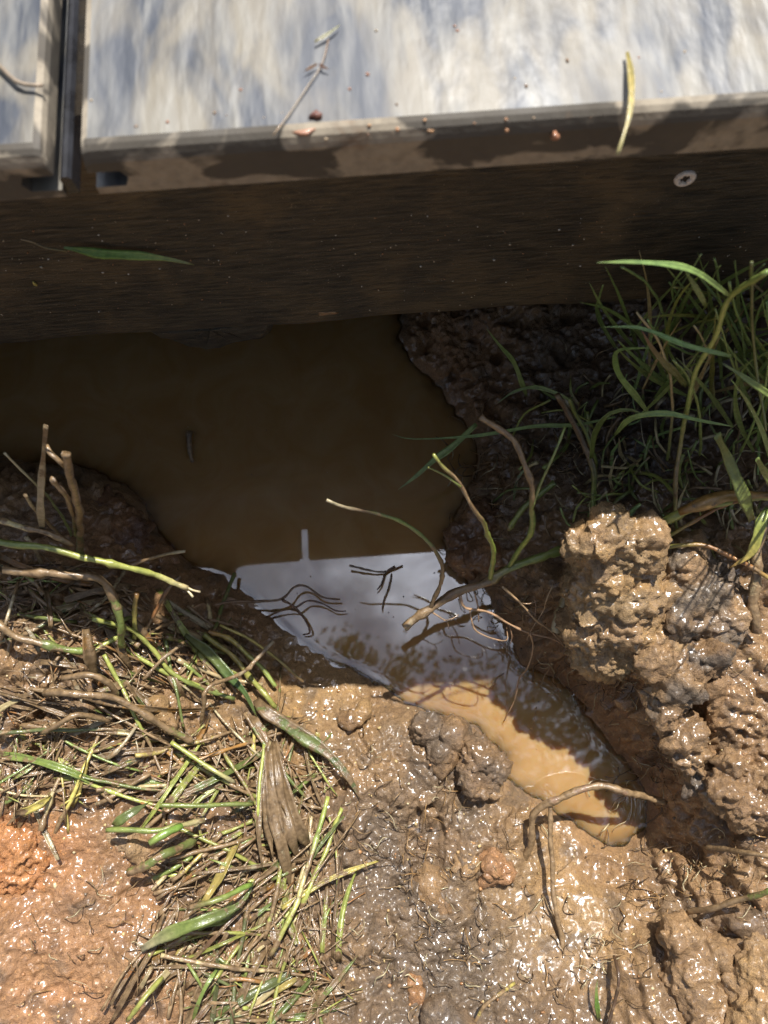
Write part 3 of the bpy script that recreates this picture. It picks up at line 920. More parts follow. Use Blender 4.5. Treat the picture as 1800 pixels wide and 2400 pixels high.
stem('stem', [(-30, 1265), (54, 1278), (152, 1292), (190, 1305), (244, 1319), (304, 1330), (360, 1346), (412, 1368), (440, 1378)], [.29, .29, .285, .28, .275, .265, .25, .24, .235], 17, [c4(GRN, .3), c4(LGRN, .25), c4(YGR, .1), c4(YGR, .05), c4(YGR, .1), c4(STRAW, .1)], o, nodes=2, taper=(1, .85))
stem('splinter', [(436, 1376), (452, 1384), (470, 1388)], .235, 6, [c4(STRAW, .1), c4(PALE, .2)], o)
stem('splinter', [(432, 1376), (444, 1389), (452, 1400)], .232, 6, [c4(STRAW, .1), c4(PALE, .2)], o)
o = stem('dry_stalk', [(304, 1324), (358, 1308), (396, 1297), (434, 1292)], [.24, .25, .26, .27], 9, [c4(BRN, .4), c4(BRN, .4), c4(PALE, .3)], taper=(1, .8)); tag(o, 'thin brown stalk with knobbed tip reaching over the water edge', 'stalk')
hero('s', 'grass_stalk', [(103, 1330), (81, 1286), (60, 1259)], [.17, .2, .22], 10, [c4(BRN, .5), c4(PALE, .5)], 'short tan stem leaning between the two horizontal stems at left', 'grass stem')
hero('s', 'grass_stalk', [(11, 1335), (81, 1343), (136, 1346), (206, 1349), (244, 1368), (271, 1411), (282, 1465), (287, 1514)], [.26, .26, .26, .255, .24, .22, .2, .17], 19, [c4(BRN, .9), c4(BRN, .85), c4(BRN, .8), c4(GRN, .6), c4(LGRN, .3), c4(LGRN, .3)],
     'thick muddy stem bending down over the matted grass', 'grass stem', nodes=3)
hero('s', 'grass_stalk', [(320, 1389), (316, 1438), (315, 1495)], [.2, .18, .155], 12, [c4(OBR, .2), c4(YEL, .2), c4(YGR, .2)], 'short orange upright stem beside the thick bent stem', 'grass stem', jag=True)
hero('s', 'grass_stalk', [(423, 1351), (391, 1384), (363, 1438), (336, 1482)], [.16, .16, .15, .14], 9, [c4(BRN, .5), c4(OBR, .4), c4(BRN, .6)], 'thin brown stem sloping down from the split stem tip', 'grass stem', nodes=2)
hero('s', 'grass_stalk', [(217, 1449), (280, 1467), (325, 1487), (358, 1522), (391, 1566), (434, 1596), (477, 1615), (548, 1639)], g(.03, .03, .03, .03, .025, .02, .02, .01), 11, [c4(YGR, .1), c4(YGR, .1), c4(YGR, .05), c4(LGRN, .2), c4(GRN, .3)],
     'long yellow green stem curving across the middle of the matted grass', 'grass stem', nodes=2)
hero('s', 'grass_stalk', [(477, 1487), (526, 1522), (564, 1560), (591, 1593), (624, 1631), (646, 1658)], g(.03, .03, .03, .03, .03, .02), 13, [c4(YGR, .2), c4(YEL, .1), c4(YGR, .1), c4(YGR, .2)], 'pale yellow straight stem running down beside the green blade', 'grass stem', nodes=1)
hero('s', 'grass_stalk', [(515, 1465), (570, 1490), (613, 1517), (662, 1555), (711, 1598)], g(.03, .03, .03, .03, .015), 7, [c4(YEL, .2), c4(YEL, .1), c4(BRN, .3)], 'thin yellow stem nearest the water on the left bank', 'grass stem')
hero('s', 'grass_stalk', [(488, 1479), (542, 1501), (586, 1539), (618, 1571), (646, 1609)], g(.035, .035, .035, .03, .02), 11, [c4(OBR, .3), c4(YEL, .2), c4(YGR, .2), c4(LGRN, .2)], 'orange to yellow stem lying between two yellow stems on the left bank', 'grass stem', nodes=2)
hero('b', 'grass_leaf', [(434, 1487), (488, 1528), (542, 1588), (575, 1625), (602, 1680)], g(.025, .035, .035, .03, .015), 26, [c4(DGRN, .2), c4(GRN, .1), c4((.11, .19, .06), .1), c4(GRN, .2)], 'shiny green blade lying between the yellow stems on the left bank', 'grass blade', fold=.25)
hero('b', 'grass_leaf', [(600, 1640), (624, 1669), (667, 1695), (716, 1729), (770, 1767), (819, 1826), (845, 1875)], g(.02, .03, .03, .03, .025, .015, .004), 34, [c4(GRN, .7), c4(GRN, .55), c4(GRN, .45), c4(DGRN, .5), c4(DGRN, .6)], 'broad dark green blade with pointed tip lying on bare mud below the puddle', 'grass blade', fold=.25, roll0=.1)
o = empty('forked_twig', on_ground(488, 1612)); tag(o, 'forked tan twig standing over the left bank grass', 'twig')
stem('branch', [(472, 1695), (477, 1653), (488, 1612), (575, 1571), (640, 1503)], g(.01, .04, .06, .07, .08), 10, [c4(BRN, .7), c4(BRN, .6), c4(PALE, .5), c4(PALE, .4)], o, M_ROOT, nodes=2)
stem('branch', [(575, 1571), (588, 1566), (592, 1555)], g(.07, .075, .08), 8, [c4(BRN, .7), c4(BRN, .6)], o, M_ROOT)
hero('s', 'twig', [(431, 1506), (400, 1530), (380, 1544), (336, 1593)], g(.05, .045, .04, .02), 9, [c4(PALE, .5), c4(BRN, .6)], 'short straight brown twig lying left of the forked twig', 'twig', mat=M_ROOT)
o = empty('folded_leaf', on_ground(628, 1740)); tag(o, 'large limp brown leaf hanging folded across the grass below the puddle', 'leaf')
blade('leaf_fold', [(632, 1735), (612, 1800), (606, 1870), (606, 1960), (616, 2040)], g(.05, .05, .05, .045, .02), 18, [c4(STRAW, .55), c4(PALE, .55), c4(BRN, .8)], o, fold=.6)
for a, w_ in (([(640, 1738), (655, 1810), (676, 1880), (702, 1945), (728, 1992)], 34), ([(636, 1742), (645, 1815), (660, 1890), (682, 1965), (700, 2015)], 30), ([(630, 1750), (632, 1830), (645, 1920), (662, 1990), (682, 2085)], 30), ([(624, 1760), (622, 1850), (630, 1940), (640, 2010)], 22)):
    blade('leaf_fold', a, g(.05, .052, .05, .04, .01)if len(a) == 5 else g(.045, .048, .045, .03), w_, [c4(BRN, .75), c4(OBR, .7), c4(PALE, .7), c4(BRN, .9)], o, fold=rng.uniform(.3, .8), roll0=rng.uniform(-.4, .4), base=.5, tap=.7, tip=.25, twist=rng.uniform(-.6, .6))
stem('leaf_rib', [(618, 1745), (610, 1830), (604, 1900), (600, 1935)], g(.055, .055, .05, .04), 8, [c4(YGR, .3), c4(YGR, .2)], o)
hero('s', 'grass_stalk', [(401, 1739), (450, 1772), (515, 1815), (550, 1834)], g(.03, .035, .03, .02), 11, [c4(YGR, .1), c4(YGR, .05), c4(PALE, .3)], 'straight yellow green stem lying just left of the folded brown leaf', 'grass stem')
hero('s', 'grass_stalk', [(-20, 1445), (0, 1463), (43, 1495), (108, 1512), (201, 1528)], g(.04, .04, .035, .03, .02), 17, [c4(BRN, .9), c4(BRN, .8), c4(GRN, .4), c4(LGRN, .2)], 'thick brown stem turning green at its right end beside the left edge', 'grass stem', nodes=2)
hero('s', 'grass_stalk', [(103, 1625), (179, 1625), (260, 1636), (315, 1658), (380, 1701), (450, 1739)], g(.03, .04, .045, .04, .035, .02), 16, [c4(BRN, .8), c4(BRN, .75), c4(BRN, .7), c4(GRN, .5)], 'long brown muddy stem sweeping across bare mud at left', 'grass stem', nodes=3)
hero('s', 'grass_stalk', [(146, 1587), (217, 1585), (260, 1604), (273, 1640)], g(.03, .05, .045, .02), 15, [c4(BRN, .9), c4(BRN, .8), c4(BRN, .8)], 'short brown hooked stem above the long sweeping muddy stem', 'grass stem')
hero('b', 'dead_leaf', [(199, 1475), (207, 1533), (228, 1602)], g(.05, .05, .02), 32, [c4(OBR, .5), c4(BRN, .6), c4(OBR, .6)], 'upright orange brown dead leaf strip in the matted grass at left', 'dead leaf', fold=.4)
hero('s', 'grass_stalk', [(98, 1718), (141, 1696), (184, 1674), (255, 1691)], g(.02, .04, .045, .02), 13, [c4(BRN, .8), c4(BRN, .8)], 'arched brown stem below the long sweeping muddy stem', 'grass stem')
hero('s', 'grass_stalk', [(250, 1944), (320, 1947), (380, 1944), (480, 1922)], g(.03, .04, .04, .03), 13, [c4(LGRN, .3), c4(LGRN, .15), c4(STRAW, .4)], 'horizontal green stem above the pale clay at lower left', 'grass stem', nodes=2)
hero('s', 'grass_stalk', [(350, 1977), (385, 1955), (425, 1935)], g(.05, .05, .05), 18, [c4(LGRN, .1), c4((.2, .36, .06), 0)], 'short bright green cut stem end across the horizontal green stem', 'grass stem')
hero('s', 'grass_stalk', [(374, 1887), (477, 1888), (591, 1884)], g(.04, .045, .04), 11, [c4(LGRN, .2), c4(LGRN, .1), c4(GRN, .3)], 'level green stem ending beside the folded brown leaf', 'grass stem')
hero('b', 'grass_leaf', [(265, 1935), (300, 1910), (350, 1880)], g(.03, .04, .03), 22, [c4(GRN, .2), c4(DGRN, .2)], 'short dark green blade lying above the horizontal green stem', 'grass blade')
hero('b', 'grass_leaf', [(330, 2225), (400, 2185), (470, 2160), (560, 2120), (600, 2060)], g(.02, .035, .04, .04, .03), 30, [c4(PALE, .3), c4(LGRN, .1), c4(GRN, .3), c4(GRN, .5)], 'wide glossy blade curving up from the orange mud at lower left', 'grass blade')
hero('s', 'grass_stalk', [(300, 2390), (335, 2345), (380, 2290)], g(.03, .04, .03), 12, [c4(YGR, .2), c4(YGR, .1)], 'short yellow green stem at the bottom edge beside the orange mud', 'grass stem')
hero('s', 'grass_stalk', [(440, 2130), (500, 2112), (560, 2085), (590, 2075)], g(.05, .055, .055, .04), 13, [c4(BRN, .6), c4(LGRN, .1), c4((.2, .36, .06), 0)], 'bright green stem above the wide glossy blade', 'grass stem')
hero('s', 'grass_stalk', [(300, 2045), (345, 2030), (385, 2000), (455, 1975)], g(.03, .04, .04, .02), 20, [c4(LGRN, .6), c4(GRN, .4), c4(GRN, .5)], 'green muddy stem across the pale clay at lower left', 'grass stem', jag=True)
hero('s', 'grass_stalk', [(768, 1868), (735, 1990), (712, 2060), (690, 2130), (650, 2210), (630, 2240)], g(.02, .03, .035, .035, .03, .02), 12, [c4(YGR, .2), c4(LGRN, .2), c4(STRAW, .5), c4(YGR, .3), c4(BRN, .7)], 'long yellow green stem running down right of the folded brown leaf', 'grass stem', nodes=2)

# ---- matted grass on the left bank
MATS = [  # px, py, rx, ry, direction (deg, image), spread, count, green share, label
    (130, 1420, 190, 90, 8, 40, 46, .25, 'matted muddy grass at the left edge just below the broken stalk'),
    (400, 1530, 170, 80, 38, 28, 46, .45, 'flattened yellow grass on the slope of the left bank beside the water'),
    (170, 1640, 190, 80, 12, 35, 26, .2, 'brown muddy grass strewn over bare mud at left'),
    (380, 1800, 190, 90, -12, 28, 52, .45, 'flattened green and brown grass left of the folded brown leaf'),
    (90, 1820, 110, 80, -45, 30, 30, .4, 'grass clump above the orange clod at the left edge'),
    (640, 1800, 120, 110, 62, 22, 30, .4, 'muddy grass around the top of the folded brown leaf'),
    (520, 2040, 150, 90, -35, 28, 46, .45, 'flattened grass below the folded brown leaf'),
    (500, 2240, 180, 120, -48, 25, 54, .4, 'flattened grass right of the orange mud near the bottom edge'),
    (640, 2330, 150, 70, -40, 32, 44, .4, 'tangled muddy grass at the bottom edge below the folded brown leaf'),
    (720, 2120, 90, 160, -68, 18, 34, .35, 'sparse muddy stems on the grey mud below the folded brown leaf'),
]
for mi, (mx_, my_, rx, ry, ang, spr, cnt, gs, lab) in enumerate(MATS):
    r = random.Random(100 + mi)
    root = empty('grass_mat', on_ground(mx_, my_)); tag(root, lab, 'grass', 'flattened grass on the left bank')
    for k in range(int(cnt * .78)):
        rad_ = math.sqrt(r.random()); th = r.uniform(0, 6.283)
        cx_, cy_ = mx_ + rx * rad_ * math.cos(th), my_ + ry * rad_ * math.sin(th)
        a = math.radians(ang + (r.gauss(0, spr) if r.random() < .75 else r.uniform(-90, 90))); L = r.choice([r.uniform(60, 150), r.uniform(130, 340), r.uniform(130, 340)])
        bend = r.gauss(0, .16)
        px = []
        for q in range(5):
            s = (q / 4 - .5) * L; aa = a + bend * (q / 4 - .5)
            px.append((cx_ + s * math.cos(aa), cy_ + s * math.sin(aa)))
        lift = r.uniform(-0.002, 0.020); e1, e2 = r.uniform(-.004, .02), r.uniform(-.004, .02)
        zs = g(e1, lift, lift * 1.15, lift, e2)
        u = r.random()
        if u < gs:
            base = r.choice([LGRN, YGR, YGR, GRN, YEL, STRAW]); cols = [c4(base, r.uniform(.2, .9)), c4(base, r.uniform(0, .6)), c4(base, r.uniform(.2, .95))]
        elif u < .90:
            base = r.choice([BRN, BRN, OBR, PALE, STRAW]); cols = [c4(base, r.uniform(.4, .9)), c4(base, r.uniform(.3, .8)), c4(base, r.uniform(.5, .9))]
        else:
            base = r.choice([GRN, DGRN]); cols = [c4(base, r.uniform(.2, .8)), c4(base, r.uniform(0, .6)), c4(base, r.uniform(.3, .9))]
        if r.random() < .62:
            stem('stem', px, zs, r.uniform(5, 12.5), cols, root, r=r, nodes=r.choice([0, 1, 2]), sides=6, step=.004, jag=r.random() < .5, taper=(1, r.uniform(.6, 1)))
        else:
            blade('blade', px, zs, r.uniform(8, 21), cols, root, r=r, step=.005, fold=r.uniform(.1, .8), tap=r.uniform(.6, .9), tip=r.uniform(.1, .7), base=r.uniform(.5, 1), twist=r.gauss(0, .8))

# fine litter pressed into the mud (countless)
def joined(name, items, mat, kind='stuff', label=None):
    V, F, K = [], [], []
    for v, f, k in items:
        o_ = len(V); V += v; K += k; F += [tuple(i + o_ for i in q) for q in f]
    ob = put(name, V, F, mat, None, colr=K); tag(ob, kind=kind)
    return ob
items = []
r = random.Random(77)
for k in range(950):
    m_ = r.choice(MATS); rad_ = math.sqrt(r.random()) * 1.15; th = r.uniform(0, 6.283)
    x, y = m_[0] + m_[2] * rad_ * math.cos(th), m_[1] + m_[3] * rad_ * math.sin(th)
    a = math.radians(m_[4] + r.gauss(0, 45)); L = r.uniform(30, 130)
    px = [(x - L / 2 * math.cos(a), y - L / 2 * math.sin(a)), (x + r.uniform(-4, 4), y + r.uniform(-4, 4)), (x + L / 2 * math.cos(a), y + L / 2 * math.sin(a))]
    P = pts_of(px, g(r.uniform(-.002, .012), r.uniform(.002, .02), r.uniform(-.002, .012)))
    base = r.choice([BRN, BRN, DBRN, OBR, PALE, LGRN, YGR])
    w = r.uniform(1.8, 5.0) * .5 * mpp(P[1])
    cols = [c4(base, r.uniform(.3, .9)), c4(base, r.uniform(.3, .9))]
    items.append(tube_data(P, w, cols, r=r, sides=4, step=.008) if r.random() < .7 else blade_data(P, w * 1.8, cols, r=r, step=.009))
joined('grass_litter', items, M_STEM)

# ---- right bank: tall grass tuft
tuft = empty('grass_tuft', at(1640, 1060, .13 * H)); tag(tuft, 'tall green grass tuft growing beside the bearer on the right bank', 'grass tuft')
GC = [c4(LGRN, .15), c4((.30, .43, .13), .0), c4((.28, .42, .14), 0), c4((.32, .43, .14), 0)]
def tb(px, z0, z1, w, cols=None, peak=None, **kw):
    n = len(px)
    zs = lin(z0, z1, n) if peak is None else [z0 + (z1 - z0) * i / (n - 1) + peak * math.sin(math.pi * i / (n - 1)) for i in range(n)]
    return blade('blade', px, zs, w, cols or GC, tuft, **kw)
def ts(px, z0, z1, w, cols, **kw):
    return stem('stem', px, lin(z0, z1, len(px)), w, cols, tuft, **kw)
tb([(1708, 693), (1670, 663), (1632, 638), (1578, 622), (1486, 614), (1399, 615)], .50, .55, 15)
tb([(1655, 720), (1640, 690), (1618, 655), (1608, 640)], .48, .53, 14)
tb([(1443, 815), (1410, 760), (1399, 728), (1402, 706), (1413, 668)], .22, .36, 12, tip=.4)
tb([(1234, 929), (1225, 901), (1204, 847), (1171, 809), (1141, 771)], .10, .22, 13, [c4((.34, .42, .13), .1), c4((.32, .42, .13), 0), c4((.3, .38, .14), 0)])
ts([(1399, 1097), (1394, 1075), (1377, 1021), (1350, 972), (1334, 934)], .10, .19, 9, [c4(LGRN, .2), c4(YGR, .1)])
tb([(1334, 936), (1301, 920), (1253, 907), (1204, 918), (1166, 945)], .19, .19, 10, [c4((.34, .42, .13), .1), c4((.32, .42, .13), 0), c4((.3, .38, .14), 0)])
ts([(1377, 1229), (1391, 1169), (1391, 1104), (1361, 1026), (1334, 972), (1304, 926)], .10, .22, 14, [c4(LGRN, .2), c4(LGRN, .3), c4(BRN, .4), c4(BRN, .4), c4(BRN, .5)], nodes=1)
tb([(1442, 977), (1350, 996), (1253, 999), (1117, 1021), (971, 1029), (919, 1018)], .16, .13, 9, [c4((.34, .42, .13), .1), c4((.32, .42, .13), 0), c4((.3, .38, .14), 0)])
tb([(1117, 994), (1057, 1050), (1019, 1077), (976, 1115), (933, 1148)], .12, .06, 16, [c4((.34, .42, .13), .1), c4((.32, .42, .13), 0), c4((.3, .38, .14), 0)])
ts([(1800, 638), (1714, 693), (1676, 788), (1627, 880), (1611, 961), (1594, 1042), (1581, 1186), (1592, 1267)], .54, .2, 11, [c4(LGRN, 0), c4(YGR, 0), c4(LGRN, .1), c4(BRN, .3), c4(LGRN, .3)], nodes=3)
tb([(1762, 1220), (1740, 1160), (1703, 1070), (1679, 1018)], .27, .37, 32, [c4(LGRN, 0), c4(LGRN, 0), c4((.2, .25, .06), .1)], tip=.6, fold=.25)
tb([(1850, 1200), (1800, 1120), (1773, 1075)], .27, .37, 24, [c4(LGRN, 0), c4(LGRN, .1)], tip=.5)
tb([(1860, 960), (1800, 923), (1738, 880), (1690, 850)], .40, .44, 17, [c4(LGRN, .1), c4(LGRN, 0), c4(GRN, .1)])
tb([(1810, 1100), (1790, 1021), (1757, 950), (1714, 890)], .32, .43, 11)
ts([(1795, 1010), (1768, 825), (1762, 717), (1762, 614)], .36, .54, 8, [c4(GRN, 0), c4(DGRN, 0)])
tb([(1714, 835), (1605, 809), (1551, 787), (1497, 768), (1412, 766)], .44, .47, 14)
tb([(1610, 905), (1583, 874), (1540, 831), (1502, 771)], .38, .46, 19, [c4(GRN, 0), c4(GRN, .1), c4((.26, .13, .09), .1)])
tb([(1524, 975), (1491, 929), (1453, 880), (1442, 842), (1453, 820), (1524, 815)], .28, .42, 16)
tb([(1440, 1020), (1480, 980), (1560, 968), (1640, 985), (1720, 1000)], .28, .34, 15, peak=.03)
tb([(1385, 1075), (1395, 1010), (1430, 968), (1480, 960), (1513, 975)], .22, .28, 16, [c4(LGRN, 0), c4(LGRN, .1)], peak=.03)
r = random.Random(321)
made = 0
for k in range(2500):
    if made >= 112: break
    bx, by = r.uniform(1470, 1900), r.uniform(760, 1100)
    z0 = r.uniform(.19, .27)
    a = math.radians(r.choice([r.gauss(-95, 28), r.gauss(-150, 20), r.gauss(-40, 25), r.gauss(-115, 35)])); L = r.uniform(150, 430)
    bend = r.gauss(0, .8); px, zs = [], []
    top = z0 + r.uniform(.18, .36) * (L / 400 + .4)
    droop = r.uniform(0, .6)
    x, y = bx, by
    for q in range(6):
        px.append((x, y)); t = q / 5; zs.append(min(.56, z0 + (top - z0) * (t * (1 + droop) - droop * t * t)))
        aa = a + bend * (t ** 1.5); x += L / 5 * math.cos(aa); y += L / 5 * math.sin(aa)
    if min(p[1] for p in px) < 585 or any(p[0] < 1330 for p in px): continue
    # keep every blade in front of the bearer face
    if any(at(p[0], p[1], z * H).y > D_BEAM - .004 for p, z in zip(px, zs)):
        zs = [max(z, H and (1 - (D_BEAM - .008) / max(1e-4, (ray(p[0], p[1]).y / -ray(p[0], p[1]).z)) / H)) for p, z in zip(px, zs)]
        if max(zs) > .54: continue
    shade = [project(p - SUN / SUN.z * (p.z - .25 * H)) for p in pts_of(px, zs)]
    if any(sx_ < 1590 and sy_ > 1195 for sx_, sy_ in shade): continue
    made += 1
    base = r.choice([(.30, .43, .14), (.26, .38, .11), (.32, .46, .15), (.28, .42, .17), (.36, .47, .15), YGR, STRAW])
    cols = [c4(base, r.uniform(.1, .4)), c4(base, 0), c4(base, 0), c4(base, r.uniform(0, .3))]
    if r.random() < .72: blade('blade', px, zs, r.uniform(6, 14), cols, tuft, r=r, step=.005, fold=r.uniform(.2, .6))
    else: stem('stem', px, zs, r.uniform(6, 10), [c4(LGRN, .2), c4(base, 0), c4(base, .2)], tuft, r=r, sides=6, step=.004, nodes=2, taper=(1, .6))

# ---- creeping stem over the water with its shoots and roots
cs = empty('creeping_runner', at(1334, 1278, .12 * H)); tag(cs, 'creeping stem with green shoots and pale roots reaching over the puddle', 'creeping stem')
GS = [c4(PALE, .5), c4(ROOTC, .55), c4(ROOTC, .5), c4(LGRN, .15), c4(LGRN, .05), c4(LGRN, .1)]
stem('runner', [(949, 1473), (1008, 1424), (1079, 1386), (1144, 1362), (1204, 1327), (1274, 1305), (1334, 1278), (1385, 1252)], [.15, .158, .168, .178, .185, .188, .18, .165], 22, GS, cs, nodes=4, jag=False, taper=(.9, .9))
stem('shoot', [(1150, 1356), (1156, 1294), (1139, 1240), (1117, 1202), (1074, 1131), (1040, 1095), (1017, 1066)], [.19, .255, .30, .33, .36, .375, .39], 15, [c4(LGRN, .0), c4((.3, .38, .07), .0), c4((.3, .38, .07), .0), c4(YGR, .1), c4(BRN, .5), c4(BRN, .6), c4(YGR, .3)], cs, nodes=2, taper=(1, .5))
stem('shoot', [(1080, 1140), (1050, 1118), (1025, 1106), (1003, 1096)], [.358, .365, .37, .375], 8, [c4(LGRN, .1), c4(YGR, .2)], cs, taper=(1, .5))
stem('shoot', [(1011, 1424), (1038, 1343), (1025, 1300), (998, 1264), (943, 1224), (900, 1208), (814, 1189), (765, 1172)], [.16, .21, .235, .255, .285, .30, .32, .33], 11, [c4(ROOTC, .5), c4(ROOTC, .4), c4(BRN, .4), c4(GRN, .2), c4(LGRN, .1), c4(DBRN, .4), c4(PALE, .3)], cs, nodes=2, taper=(1.1, .7))
stem('shoot', [(1193, 1325), (1242, 1251), (1247, 1186), (1244, 1137), (1231, 1088), (1204, 1034), (1160, 999), (1125, 977)], [.19, .255, .30, .325, .34, .355, .365, .375], 14, [c4(LGRN, .0), c4((.3, .38, .07), .0), c4(LGRN, .1), c4(BRN, .5), c4(BRN, .5), c4(BRN, .6)], cs, nodes=3)
stem('shoot', [(1247, 1190), (1265, 1140), (1300, 1060), (1325, 1000)], [.30, .32, .35, .36], 9, [c4(LGRN, .1), c4(GRN, .1), c4(LGRN, .2)], cs, taper=(1, .6))
stem('shoot', [(1190, 1240), (1225, 1195), (1262, 1160), (1300, 1130)], [.08, .1, .12, .13], 14, [c4(YGR, .4), c4(GRN, .3), c4(GRN, .3)], cs)
RC = [c4((.42, .27, .15), .2), c4((.36, .22, .12), .3)]
def root_(px, z0, z1, w, cols=RC, parent=cs):
    return stem('root', px, lin(z0, z1, len(px)), w * .78, cols, parent, M_ROOT, taper=(1, .55), wob=.22, sides=6, step=.002)
root_([(1079, 1395), (1090, 1424), (1144, 1435), (1193, 1462), (1242, 1484), (1301, 1500), (1334, 1522)], .165, .12, 9)
root_([(1177, 1375), (1220, 1413), (1253, 1451), (1291, 1479), (1329, 1522)], .18, .12, 8)
root_([(1242, 1484), (1250, 1517), (1236, 1565), (1217, 1592), (1206, 1640), (1182, 1690)], .14, .01, 6)
root_([(1101, 1430), (1105, 1455), (1117, 1479), (1160, 1498), (1188, 1500), (1188, 1472)], .155, .13, 6)
root_([(1296, 1370), (1280, 1410), (1274, 1430), (1247, 1473), (1235, 1500)], .17, .12, 6)
root_([(1112, 1388), (1120, 1420), (1122, 1457)], .17, .14, 6)
root_([(1008, 1432), (1035, 1450), (1048, 1458), (1052, 1473)], .158, .14, 5)
root_([(1040, 1455), (1060, 1450), (1075, 1440)], .15, .15, 4)
root_([(1220, 1413), (1240, 1415), (1262, 1406)], .165, .17, 4)
root_([(1253, 1451), (1256, 1420), (1250, 1395)], .15, .16, 4)
root_([(1193, 1462), (1200, 1490), (1196, 1510)], .14, .12, 4)

o = empty('root_tangle', at(537, 1412, .05 * H)); tag(o, 'branching brown root reaching from the left bank over the sky reflection', 'root')
DRC = [c4((.17, .09, .045), .2), c4((.14, .075, .04), .2)]
root_([(500, 1418), (537, 1412), (613, 1409), (662, 1403), (689, 1376), (716, 1374), (754, 1398), (797, 1405)], .05, .02, 10, DRC, o)
root_([(662, 1405), (689, 1422), (716, 1455), (727, 1482), (710, 1487)], .04, .012, 9, DRC, o)
root_([(694, 1424), (721, 1408), (754, 1414), (786, 1431), (811, 1432)], .03, .015, 7, DRC, o)
root_([(624, 1446), (651, 1434), (680, 1428), (694, 1428)], .012, .03, 7, DRC, o)
o = empty('floating_twig', at(900, 1340, .004 * H)); tag(o, 'small dark forked twig poking from the water beside the reflection', 'twig')
root_([(819, 1325), (862, 1336), (900, 1340), (944, 1326)], .02, .004, 8, [c4((.15, .09, .05), .25)] * 2, o)
root_([(925, 1328), (905, 1342), (895, 1368), (884, 1382)], .006, .015, 8, [c4((.15, .09, .05), .25)] * 2, o)
root_([(918, 1345), (911, 1379), (900, 1406), (895, 1430)], .006, .014, 7, [c4((.15, .09, .05), .25)] * 2, o)
o = empty('arched_root', on_ground(1551, 1876)); tag(o, 'muddy root arching over the small lower pool', 'root')
MR = [c4(ROOTC, .8), c4(ROOTC, .6), c4(ROOTC, .55), c4(ROOTC, .8)]
stem('root', [(1225, 2017), (1247, 1968), (1250, 1908), (1280, 1884), (1307, 1876), (1361, 1849), (1415, 1843), (1470, 1857), (1560, 1880)], [.03, .05, .065, .075, .08, .085, .085, .08, .06], 16, MR, o, M_ROOT, nodes=4, wob=.2)
stem('root', [(1288, 1882), (1290, 1936), (1293, 2017), (1301, 2125), (1318, 2207), (1312, 2270)], [.075, .07, .06, .055, .05, .04], 12, MR, o, M_ROOT, nodes=2, wob=.2)
hero('s', 'cut_stalk', [(1304, 1482), (1312, 1450), (1323, 1400), (1328, 1370)], [.135, .14, .145, .15], 25, [c4(PALE, .3), c4(STRAW, .3), c4(BRN, .4)], 'thick pale cut stem end below the tall mud clod', 'stem stub')
o = empty('sheathed_stalk', at(1562, 1213, .24 * H)); tag(o, 'orange brown sheathed stalk with a bent yellow leaf at the right edge', 'stalk')
stem('stem', [(1545, 1225), (1632, 1190), (1714, 1172), (1800, 1165), (1900, 1150)], [.25, .27, .275, .275, .27], 20, [c4(YGR, .1), c4(YGR, .1), c4(YGR, .3), c4(OBR, .3)], o, nodes=1)
blade('sheath', [(1590, 1200), (1640, 1182), (1700, 1160), (1760, 1160), (1830, 1160)], [.275, .285, .29, .29, .285], 34, [c4(OBR, .3), c4((.42, .24, .09), .2), c4(OBR, .3)], o, fold=-.5, tip=.5)
blade('leaf', [(1800, 1190), (1784, 1224), (1770, 1275), (1752, 1305), (1708, 1332)], [.28, .28, .27, .26, .25], 24, [c4(LGRN, .1), c4(YGR, .05), c4(YEL, .1), c4(OBR, .2)], o, fold=.4)
stem('stem', [(1551, 1283), (1600, 1278), (1660, 1281), (1725, 1310), (1800, 1354), (1850, 1380)], [.23, .24, .245, .245, .24, .235], 11, [c4(YGR, .2), c4(OBR, .3), c4(OBR, .4), c4(YGR, .2)], o)
stem('stem', [(1560, 1262), (1620, 1225), (1680, 1192), (1740, 1172)], [.24, .26, .27, .28], 9, [c4(YGR, .2), c4(OBR, .3), c4(OBR, .4)], o)
hero('s', 'grass_stalk', [(1770, 1480), (1768, 1400), (1775, 1300), (1790, 1220)], [.2, .22, .24, .25], 26, [c4(BRN, .7), c4(STRAW, .5), c4(BRN, .5)], 'broad brown stalk standing at the right edge below the bent yellow leaf', 'grass stem')
hero('b', 'grass_leaf', [(1405, 2395), (1400, 2360), (1398, 2320), (1402, 2290)], g(.0, .02, .03, .03), 12, [c4(LGRN, .2), c4((.2, .36, .06), 0), c4(BRN, .4)], 'tiny bright green blade standing in the mud at the bottom edge', 'grass blade')
hero('s', 'twig', [(1110, 2400), (1135, 2360), (1170, 2330), (1205, 2305)], g(.01, .02, .02, .005), 9, [c4(YEL, .6), c4(BRN, .6), c4(YEL, .5)], 'short muddy yellow twig near the bottom edge below the arched root', 'twig')
hero('s', 'root', [(1440, 2240), (1450, 2290), (1443, 2340), (1425, 2400)], g(.015, .025, .02, .01), 8, [c4(DBRN, .3), c4(DBRN, .5)], 'dark thin root lying beside the tiny bright green blade', 'root', mat=M_ROOT)
hero('s', 'muddy_stalk', [(1610, 2140), (1680, 2125), (1750, 2105), (1810, 2085)], g(.02, .04, .05, .06), 14, [c4(BRN, .9), c4(DBRN, .7), c4(LGRN, .3)], 'muddy stem turning green at the right edge in the lower mud', 'grass stem')
hero('s', 'root', [(1655, 1985), (1700, 1990), (1760, 2000), (1820, 2010)], g(.03, .05, .06, .05), 12, [c4(ROOTC, .7), c4(BRN, .7)], 'muddy root poking out of the right bank above the lower mud', 'root', mat=M_ROOT)
